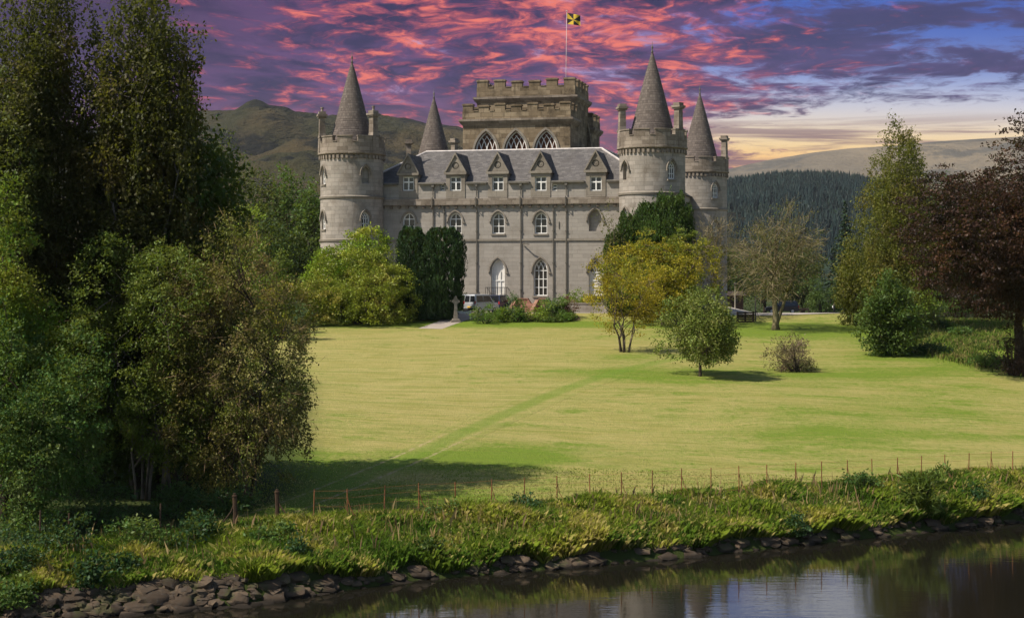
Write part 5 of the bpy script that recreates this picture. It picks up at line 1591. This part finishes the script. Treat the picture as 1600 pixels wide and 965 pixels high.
# ------------------------------------------------------------------ by the castle
def local(px, d): return at(px, d)
def celtic_cross():
    b = at(712, 141.0); d = b.y; k = d / FPX
    H = zat(464, d) - b.z
    g = thing('stone_cross', 'weathered ring-headed stone cross standing at the head of the path', 'stone cross', b, R(8))
    MB().box(-.42, .42, -.36, .36, -.1, .14).frust(-.32, .32, -.28, .28, .141, .30, .04).build('base', M['trim'], g)
    m = MB().add([(-.17, -.11, .3), (.17, -.11, .3), (.17, .11, .3), (-.17, .11, .3), (-.12, -.08, H * .74), (.12, -.08, H * .74), (.12, .08, H * .74), (-.12, .08, H * .74)],
                 [(3, 2, 1, 0), (4, 5, 6, 7), (0, 1, 5, 4), (1, 2, 6, 5), (2, 3, 7, 6), (3, 0, 4, 7)])
    m.build('shaft', M['trim'], g)
    zc = H * .83
    hd = MB().box(-.11, .11, -.075, .075, H * .7401, H).box(-.34, -.112, -.075, .075, zc - .09, zc + .09).box(.112, .34, -.075, .075, zc - .09, zc + .09)
    o = [(math.cos(a) * .27, zc + math.sin(a) * .27) for a in np.linspace(0, 2 * math.pi, 24, False)]; i_ = [(x * .70, zc + (z - zc) * .70) for x, z in o]
    hd.band(o, i_, -.05, .05, None, True)
    hd.frust(-.09, .09, -.07, .07, H + .001, H + .10, .04)
    hd.build('head', M['trim'], g)
celtic_cross()

def car(name, label, px, d, heading, L, W, H, pt, kind, mirror_d=True, plate=True):
    b = at(px, d); S = .8
    root = thing(name, label, 'van' if kind == 'van' else 'car', b, heading)
    root.scale = (S, S, S)
    hw = W / 2
    gc = .30
    belt = H * (.58 if kind != 'estate' else .60)
    if kind == 'van':
        low = [(-L / 2, gc + .12), (-L / 2, belt), (L * .24, belt), (L * .44, belt - .10), (L / 2, belt - .32), (L / 2, gc + .05), (L / 2 - .1, gc), (-L / 2 + .1, gc)]
        top = [(-L / 2 + .02, belt), (-L / 2 + .10, H - .10), (-L / 2 + .28, H), (L * .06, H), (L * .12, H - .04), (L * .30, belt)]
    elif kind == 'suv':
        low = [(-L / 2, gc + .15), (-L / 2 + .02, belt), (L * .22, belt), (L * .45, belt - .08), (L / 2, belt - .28), (L / 2, gc + .1), (L / 2 - .15, gc), (-L / 2 + .15, gc)]
        top = [(-L / 2 + .04, belt), (-L / 2 + .26, H - .06), (-L / 2 + .5, H), (L * .02, H), (L * .08, H - .04), (L * .23, belt)]
    else:
        low = [(-L / 2, gc + .15), (-L / 2 + .02, belt - .04), (-L / 2 + .1, belt), (L * .20, belt), (L * .44, belt - .12), (L / 2, belt - .30), (L / 2, gc + .05), (L / 2 - .12, gc - .05), (-L / 2 + .15, gc - .02)]
        top = [(-L / 2 + .12, belt), (-L / 2 + .45, H - .05), (-L / 2 + .75, H), (L * .0, H), (L * .06, H - .04), (L * .24, belt)]
    m = MB().prism(low, -hw, hw)
    n = len(top); ti = .13
    yy = lambda z: hw - ti * (z - belt) / (H - belt)
    vs = [(x, -yy(z), z) for x, z in top] + [(x, yy(z), z) for x, z in top]
    m.add(vs, [tuple(range(n)), tuple(reversed(range(n, 2 * n)))] + [(i, i + n, (i + 1) % n + n, (i + 1) % n) for i in range(n)])
    body = m.build('body', M[pt], root, 40)
    md = body.modifiers.new('bevel', 'BEVEL'); md.width = .05; md.segments = 2; md.limit_method = 'ANGLE'; md.angle_limit = R(30)
    # side glass: two lights each side
    for s in (-1, 1):
        g = MB()
        x0 = top[1][0] + .14; x1 = top[-2][0] - .02
        for a, c in ((x0, (x0 + x1) / 2 - .05), ((x0 + x1) / 2 + .05, x1)):
            zt = H - .16; zb = belt + .05
            sl = (top[-1][0] - top[-2][0]) * .62 if c == x1 else .04
            g.add([(a - .04, s * (yy(zb) + .012), zb), (c + sl, s * (yy(zb) + .012), zb), (c, s * (yy(zt) + .012), zt), (a, s * (yy(zt) + .012), zt)], [(0, 1, 2, 3)])
        g.build('side_window', M['car_glass'], root)
    # rear glass
    (xa, za), (xb, zb_) = top[0], top[1]
    g = MB()
    if kind == 'van':
        for s in (-1, 1):
            g.add([(xa + .012 - .03, s * .06, belt + .06), (xa + .012 - .03, s * (hw - .16), belt + .06), (xb - .02, s * (hw - .24), zb_ - .05), (xb - .02, s * .06, zb_ - .05)], [(0, 1, 2, 3)])
    else:
        g.add([(xa - .005, -(hw - .14), belt + .05), (xa - .005, hw - .14, belt + .05), (xb - .015, hw - .24, zb_ - .02), (xb - .015, -(hw - .24), zb_ - .02)], [(0, 1, 2, 3)])
    g.build('rear_window', M['car_glass'], root)
    (xa, za), (xb, zb_) = top[-1], top[-2]
    MB().add([(xa + .015, -(hw - .12), belt + .03), (xa + .015, hw - .12, belt + .03), (xb + .015, hw - .2, zb_), (xb + .015, -(hw - .2), zb_)], [(0, 1, 2, 3)]).build('windscreen', M['car_glass'], root)
    for sx in (-L * .31, L * .31):
        for s in (-1, 1):
            Mw = T((sx, s * (hw - .10), .32)) @ Matrix.Rotation(R(90), 4, 'X')
            w = MB().lathe([(.20, -.11), (.32, -.10), (.33, 0), (.32, .10), (.20, .11)], 20, Mw).build('wheel', M['tyre'], root, 30)
            MB().lathe([(.21, -.125), (.21, .125)], 14, Mw).build('rim', M['rim'], w)
    for s in (-1, 1):
        MB().box(-L / 2 - .02, -L / 2 + .10, s * (hw - .08) - .06, s * (hw - .08) + .085, belt - .20, belt + .12).build('rear_lamp', M['redlamp'], root)
        MB().box(L / 2 - .16, L / 2 + .015, s * (hw - .22) - .15, s * (hw - .22) + .15, belt - .42, belt - .26).build('headlamp', M['white'], root)
        MB().box(L * .19, L * .25, s * (hw + .02), s * (hw + .17), belt + .02, belt + .16).build('wing_mirror', M[pt], root)
    MB().box(-L / 2 - .06, -L / 2 + .05, -hw + .03, hw - .03, gc + .02, gc + .24).build('bumper', M['tyre'], root)
    if plate: MB().box(-L / 2 - .07, -L / 2 - .025, -.30, .30, gc + .34, gc + .48).build('number_plate', M['plate'], root)
    if kind == 'suv':
        r = MB()
        for s in (-1, 1): r.tube([(-L * .34, s * (hw - .22), H + .03), (-L * .3, s * (hw - .22), H + .07), (-.05, s * (hw - .22), H + .07), (.05, s * (hw - .22), H + .03)], .025, 5)
        r.build('roof_rail', M['tyre'], root)
    return root
car('parked_van', 'silver van with two small rear windows parked on the gravel', 752, 147.0, R(52), 4.1, 1.75, 2.1, 'silver', 'van')
car('parked_car', 'pale grey estate car with roof rails behind the silver van', 736, 151.2, R(60), 4.6, 1.85, 2.05, 'paleblue', 'suv')
car('parked_car', 'dark blue car with a yellow number plate right of the silver van', 782, 150.4, R(66), 4.5, 1.85, 2.0, 'navy', 'suv')
car('parked_car', 'black estate car parked on the drive behind the forked old tree', 1222, 187, R(172), 4.7, 1.9, 1.74, 'black_paint', 'suv')

# sandstone steps up to the garden door
def garden_steps():
    u = fu(832, VF - 3); b = CO + Vector((u * UX + (VF - 3.0) * VX, u * UY + (VF - 3.0) * VY, 0))
    g = thing('garden_steps', 'red sandstone garden steps with two sloping parapets in front of the lattice door', 'steps', b, CA)
    k = dep(u, VF - 3) / FPX
    for s, x0, x1 in ((-1, -32 * k, -1 * k), (1, 3.5 * k, 31 * k)):
        w = MB().prism([(x0, -.3), (x0 + .42, 1.22), (x1 - .42, 1.22), (x1 - .02, .55), (x1, -.3)], -.02, .34)
        w.prism([(x0 - .06 + .03, .62), (x0 + .01 + .03, .72), (x0 + .41, 1.30), (x1 - .40, 1.30), (x1 + .02, .66), (x1 + .05, .58), (x1 - .02, .552), (x1 - .42, 1.222), (x0 + .42, 1.222), (x0 + .18, .40)], -.08, .40)
        w.build('parapet', M['sand'], g)
        p = MB()
        for z in (.18, .48, .78, 1.02): p.box(x0 + .30, x1 - .50, -.05, -.022, z, z + .07)
        p.build('moulding', M['sand'], g)
        # cheek wall running down towards the garden
        q = MB().add([(x0 + .1, -2.2, -.3), (x0 + .38, -2.2, -.3), (x0 + .38, -.09, -.3), (x0 + .1, -.09, -.3), (x0 + .1, -2.2, .30), (x0 + .38, -2.2, .30), (x0 + .38, -.09, 1.15), (x0 + .1, -.09, 1.15)],
                     [(3, 2, 1, 0), (4, 5, 6, 7), (0, 1, 5, 4), (1, 2, 6, 5), (2, 3, 7, 6), (3, 0, 4, 7)])
        q.build('cheek_wall', M['sand'], g)
    st = MB()
    for i in range(8): st.box(-16 * k, 3 * k, -2.3 + i * .29, .9, -.2 + i * .125, -.2 + (i + 1) * .125 - .001)
    st.build('stair', M['sand'], g)
    MB().box(-16 * k, 3 * k, .901, 2.8, .55, .80).build('landing', M['sand'], g)
garden_steps()
def moat_wall():
    u0, u1 = fu(872, VF - 3.2), fu(965, VF - 3.2)
    b = CO + Vector((u0 * UX + (VF - 3.2) * VX, u0 * UY + (VF - 3.2) * VY, 0))
    g = thing('moat_wall', 'low pale stone wall along the castle moat right of the sandstone steps', 'wall', b, CA)
    MB().box(0, u1 - u0, 0, .35, -.3, .78).build('wall', M['tower'], g)
    MB().box(-.04, u1 - u0 + .04, -.05, .40, .782, .90).build('coping', M['trim'], g)
    b2 = at(699, 145.4); e2 = at(736, 145.2)
    k = MB(); o = b2
    n = 9
    for i in range(n):
        p = b2.lerp(e2, i / n) - o; q = b2.lerp(e2, (i + .93) / n) - o
        k.box(p.x, q.x, -.1, .12, -.05, .20 + .02 * (i % 3))
    tag(k.build('kerb', M['white'], None, loc=o), 'row of whitewashed kerb stones behind the stone cross', 'kerb')
moat_wall()

# drive side on the right
def drive_patch():
    ps = np.linspace(0, 1, 40); qs = np.linspace(0, 1, 26)
    P, Q = np.meshgrid(ps, qs); p = P.ravel(); q = Q.ravel()
    px = 1128 + p * 219
    near = np.interp(px, [1128, 1150, 1230, 1290, 1347], [143.8, 143.6, 144.0, 144.9, 146.2])
    d = near + (215 - near) * q ** 1.6
    x = (px - 800) / FPX * d
    V = np.stack([x, d, gz(x, d) + .05], 1)
    i = np.arange(40 * 26).reshape(26, 40)
    F = np.stack([i[:-1, :-1], i[:-1, 1:], i[1:, 1:], i[1:, :-1]], -1).reshape(-1, 4)
    tag(arrays_obj('turning_area', V, F, M['gravel'], None, True), kind='structure')
drive_patch()
def slat_panel():
    b = at(1152, 140.3); e = at(1179, 140.9)
    g = thing('timber_barrier', 'dark timber slat barrier at the edge of the lawn beside the drive', 'barrier', b)
    L = (e - b).length; a = (e - b).normalized()
    zt = zat(487, 140.5) - b.z
    Mr = Matrix.Rotation(math.atan2(a.y, a.x), 4, 'Z')
    for i in range(5):
        MB().box(0, L, -.02, .04, .03 + i * zt / 5, .03 + (i + .72) * zt / 5, Mr).build('board', M['fence_wood'], g)
    for x in (.08, L / 2, L - .08): MB().box(x - .06, x + .06, .041, .16, -.2, zt + .02, Mr).build('post', M['fence_wood'], g)
    b = at(1180.5, 141.2); h = zat(463, 141.2) - b.z
    l = thing('sign_post', 'tall slim black post at the right end of the timber barrier', 'post', b)
    MB().tube([(0, 0, -.2), (0, 0, h)], .055, 8).build('pole', M['iron'], l)
    MB().tube([(0, 0, h * .48), (.35, 0, .25), (.85, -.1, 0)], .02, 5).build('stay_wire', M['iron'], l)
    MB().lathe([(.055, h), (.09, h + .03), (.05, h + .1), (.0, h + .12)], 10).build('cap', M['iron'], l)
    b = at(1148.5, 190); h = zat(446, 190) - b.z
    l = thing('lamp_post', 'thin pale lamp post in front of the low dark building', 'lamp post', b)
    MB().tube([(0, 0, -.2), (0, 0, .5), (0, 0, h)], [.09, .06, .05], 8).build('pole', M['pale_wood'], l)
    MB().lathe([(.04, h), (.16, h + .06), (.18, h + .26), (.02, h + .34)], 10).build('lantern', M['iron'], l)
slat_panel()
def lodge():
    b = at(1135, 205); k = 205 / FPX
    g = thing('low_building', 'low dark shed with a shallow roof beyond the drive', 'building', b, R(4))
    w = 27 * k; h = zat(455, 205) - b.z
    bd = MB().box(-w, w, 0, 4.0, -.4, h * .72).build('wall', M['fence_wood'], g)
    cm = MB(); 
    for x in (-w * .45, w * .5): cm.box(x - .45, x + .45, -.5, .25, h * .22, h * .58)
    cut(bd, cm)
    for x in (-w * .45, w * .5): MB().box(x - .44, x + .44, .12, .15, h * .225, h * .575).build('window', M['glass'], g)
    MB().add([(-w - .3, -.5, h * .721), (w + .3, -.5, h * .721), (w + .3, 4.4, h * .721), (-w - .3, 4.4, h * .721), (-w - .3, 2, h), (w + .3, 2, h)], [(0, 1, 5, 4), (2, 3, 4, 5), (1, 2, 5), (3, 0, 4), (3, 2, 1, 0)]).build('roof', M['fence_wood'], g)
lodge()
def bench():
    b = at(1258, 232)
    g = thing('picnic_bench', 'dark bench beyond the drive between the black car and the walking person', 'bench', b, R(5))
    for y, z in ((0, .36), (.5, .60)):
        MB().box(-.75, .75, y - .16, y + .16, z - .04, z).build('board', M['fence_wood'], g)
    MB().box(-.75, .75, .70, .76, .40, .72).build('backrest', M['fence_wood'], g)
    for x in (-.6, .6): MB().box(x - .05, x + .05, -.1, .7, -.1, .319).build('leg', M['fence_wood'], g)
bench()
def rail_fence():
    pxs = [1408, 1425, 1442, 1459, 1476.5, 1493, 1509, 1525.5, 1542, 1556, 1573, 1590]
    d0 = 168
    P = [at(p, d0 + (p - 1425) * .012) for p in pxs]
    g = thing('rail_fence', 'dark post and rail timber fence across the grass on the right', 'fence', P[0])
    o = P[0]
    for p in P:
        q = p - o; h = zat(488.5, p.y) - p.z
        MB().box(q.x - .07, q.x + .07, q.y - .06, q.y + .06, q.z - .2, q.z + h).build('post', M['fence_wood'], g)
    for f in (.16, .42, .68, .93):
        m = MB()
        for a, c in zip(P[:-1], P[1:]):
            a_, c_ = a - o, c - o; h = zat(488.5, a.y) - a.z
            m.add([(a_.x, a_.y - .09, a_.z + h * f - .045), (c_.x, c_.y - .09, c_.z + h * f - .045), (c_.x, c_.y - .09, c_.z + h * f + .045), (a_.x, a_.y - .09, a_.z + h * f + .045),
                   (a_.x, a_.y - .061, a_.z + h * f - .045), (c_.x, c_.y - .061, c_.z + h * f - .045), (c_.x, c_.y - .061, c_.z + h * f + .045), (a_.x, a_.y - .061, a_.z + h * f + .045)],
                  [(0, 1, 2, 3), (7, 6, 5, 4), (0, 4, 5, 1), (3, 2, 6, 7), (0, 3, 7, 4), (1, 5, 6, 2)])
        m.build('rail', M['fence_wood'], g)
rail_fence()

# people ---------------------------------------------------------------
def person(label, px, d, face, h=1.38, stride=.16, top=(.02, .02, .025), leg=(.015, .015, .02), bag=False, hair=(.05, .035, .02)):
    b = at(px, d)
    root = thing('person', label, 'person', b, face)
    s = h / 1.75
    J = dict(pel=(0, 0, .95), chest=(0, .01, 1.28), neck=(0, .02, 1.48), headb=(0, .0, 1.56), head=(0, -.01, 1.66), crown=(0, 0, 1.74),
             shl=(.17, 0, 1.42), ell=(.23, .03, 1.15), wrl=(.22, -.10, .92), hdl=(.21, -.14, .83), shr=(-.17, 0, 1.42), elr=(-.23, .05, 1.15), wrr=(-.22, .02, .90), hdr=(-.21, 0, .80),
             hpl=(.10, 0, .90), knl=(.11, -stride * .7, .50), anl=(.11, -stride * .6, .09), tol=(.12, -stride * .6 - .17, .03),
             hpr=(-.10, 0, .90), knr=(-.11, stride * .1, .49), anr=(-.11, stride, .09), tor=(-.12, stride - .17, .03))
    rad = dict(pel=(.15, .11), chest=(.17, .12), neck=(.065, .065), headb=(.075, .085), head=(.085, .10), crown=(.05, .06), shl=(.075, .075), ell=(.05, .05), wrl=(.035, .035), hdl=(.045, .025),
               shr=(.075, .075), elr=(.05, .05), wrr=(.035, .035), hdr=(.045, .025), hpl=(.10, .10), knl=(.065, .065), anl=(.045, .045), tol=(.04, .03), hpr=(.10, .10), knr=(.065, .065), anr=(.045, .045), tor=(.04, .03))
    names = list(J)
    E = [('pel', 'chest'), ('chest', 'neck'), ('neck', 'headb'), ('headb', 'head'), ('head', 'crown'), ('chest', 'shl'), ('shl', 'ell'), ('ell', 'wrl'), ('wrl', 'hdl'), ('chest', 'shr'), ('shr', 'elr'), ('elr', 'wrr'), ('wrr', 'hdr'),
         ('pel', 'hpl'), ('hpl', 'knl'), ('knl', 'anl'), ('anl', 'tol'), ('pel', 'hpr'), ('hpr', 'knr'), ('knr', 'anr'), ('anr', 'tor')]
    me = bpy.data.meshes.new('body')
    me.from_pydata([Vector(J[n]) * s for n in names], [(names.index(a), names.index(c)) for a, c in E], [])
    o = bpy.data.objects.new('body', me); COL.objects.link(o)
    md = o.modifiers.new('skin', 'SKIN')
    if not me.skin_vertices: 
        pass
    for i, n in enumerate(names):
        me.skin_vertices[0].data[i].radius = (rad[n][0] * s, rad[n][1] * s)
    me.skin_vertices[0].data[0].use_root = True
    o.modifiers.new('sub', 'SUBSURF').levels = 1
    bpy.context.view_layer.update()
    new = bpy.data.meshes.new_from_object(o.evaluated_get(bpy.context.evaluated_depsgraph_get()))
    o.modifiers.clear(); o.data = new; bpy.data.meshes.remove(me); new.name = 'body'
    new.materials.clear()
    sk = plain('skin', (.50, .33, .25), None, 5, .6)
    for q in (plain('clothing_top', top, None, 5, .8), plain('trousers', leg, None, 5, .8), sk, plain('shoe_leather', (.02, .018, .016), None, 5, .6)): new.materials.append(q)
    for p in new.polygons:
        z = p.center.z / s; x = abs(p.center.x) / s
        p.material_index = 2 if z > 1.50 or (x > .17 and z < .93 and z > .70) else (0 if z > .95 else (3 if z < .09 else 1))
    o.parent = root
    bm = bmesh.new(); bmesh.ops.create_uvsphere(bm, u_segments=14, v_segments=10, radius=1)
    for v in bm.verts: v.co = Vector((v.co.x * .105, v.co.y * .12 + .025, max(v.co.z, -.55) * .115 + 1.70)) * s
    hm = bpy.data.meshes.new('hair'); bm.to_mesh(hm); bm.free(); hm.materials.append(plain('hair_strands', hair, None, 9, .8))
    ho = bpy.data.objects.new('hair', hm); COL.objects.link(ho); ho.parent = root
    if bag:
        MB().frust(-.16 * s, .16 * s, .13 * s, .30 * s, 1.02 * s, 1.40 * s, .02).build('backpack', M['white'], root)
    return root
person('person in dark clothes with a white bag walking past the drive', 1303, 236, R(70), bag=True)
person('person standing behind the dark bench in a grey top', 1244.5, 238, R(200), 1.3, .05, (.22, .22, .24))

# ------------------------------------------------------------------ air
def haze():
    m, t = new_mat('air')
    v = nd(t, 'ShaderNodeVolumePrincipled', {'Color': (.80, .84, .92), 'Density': .000035, 'Anisotropy': .0})
    nd(t, 'ShaderNodeOutputMaterial', {1: v.outputs[0]})
    o = MB().box(-4200, 4200, -80, 4400, -4, 420).build('haze', m)
    tag(o, kind='stuff')
haze()
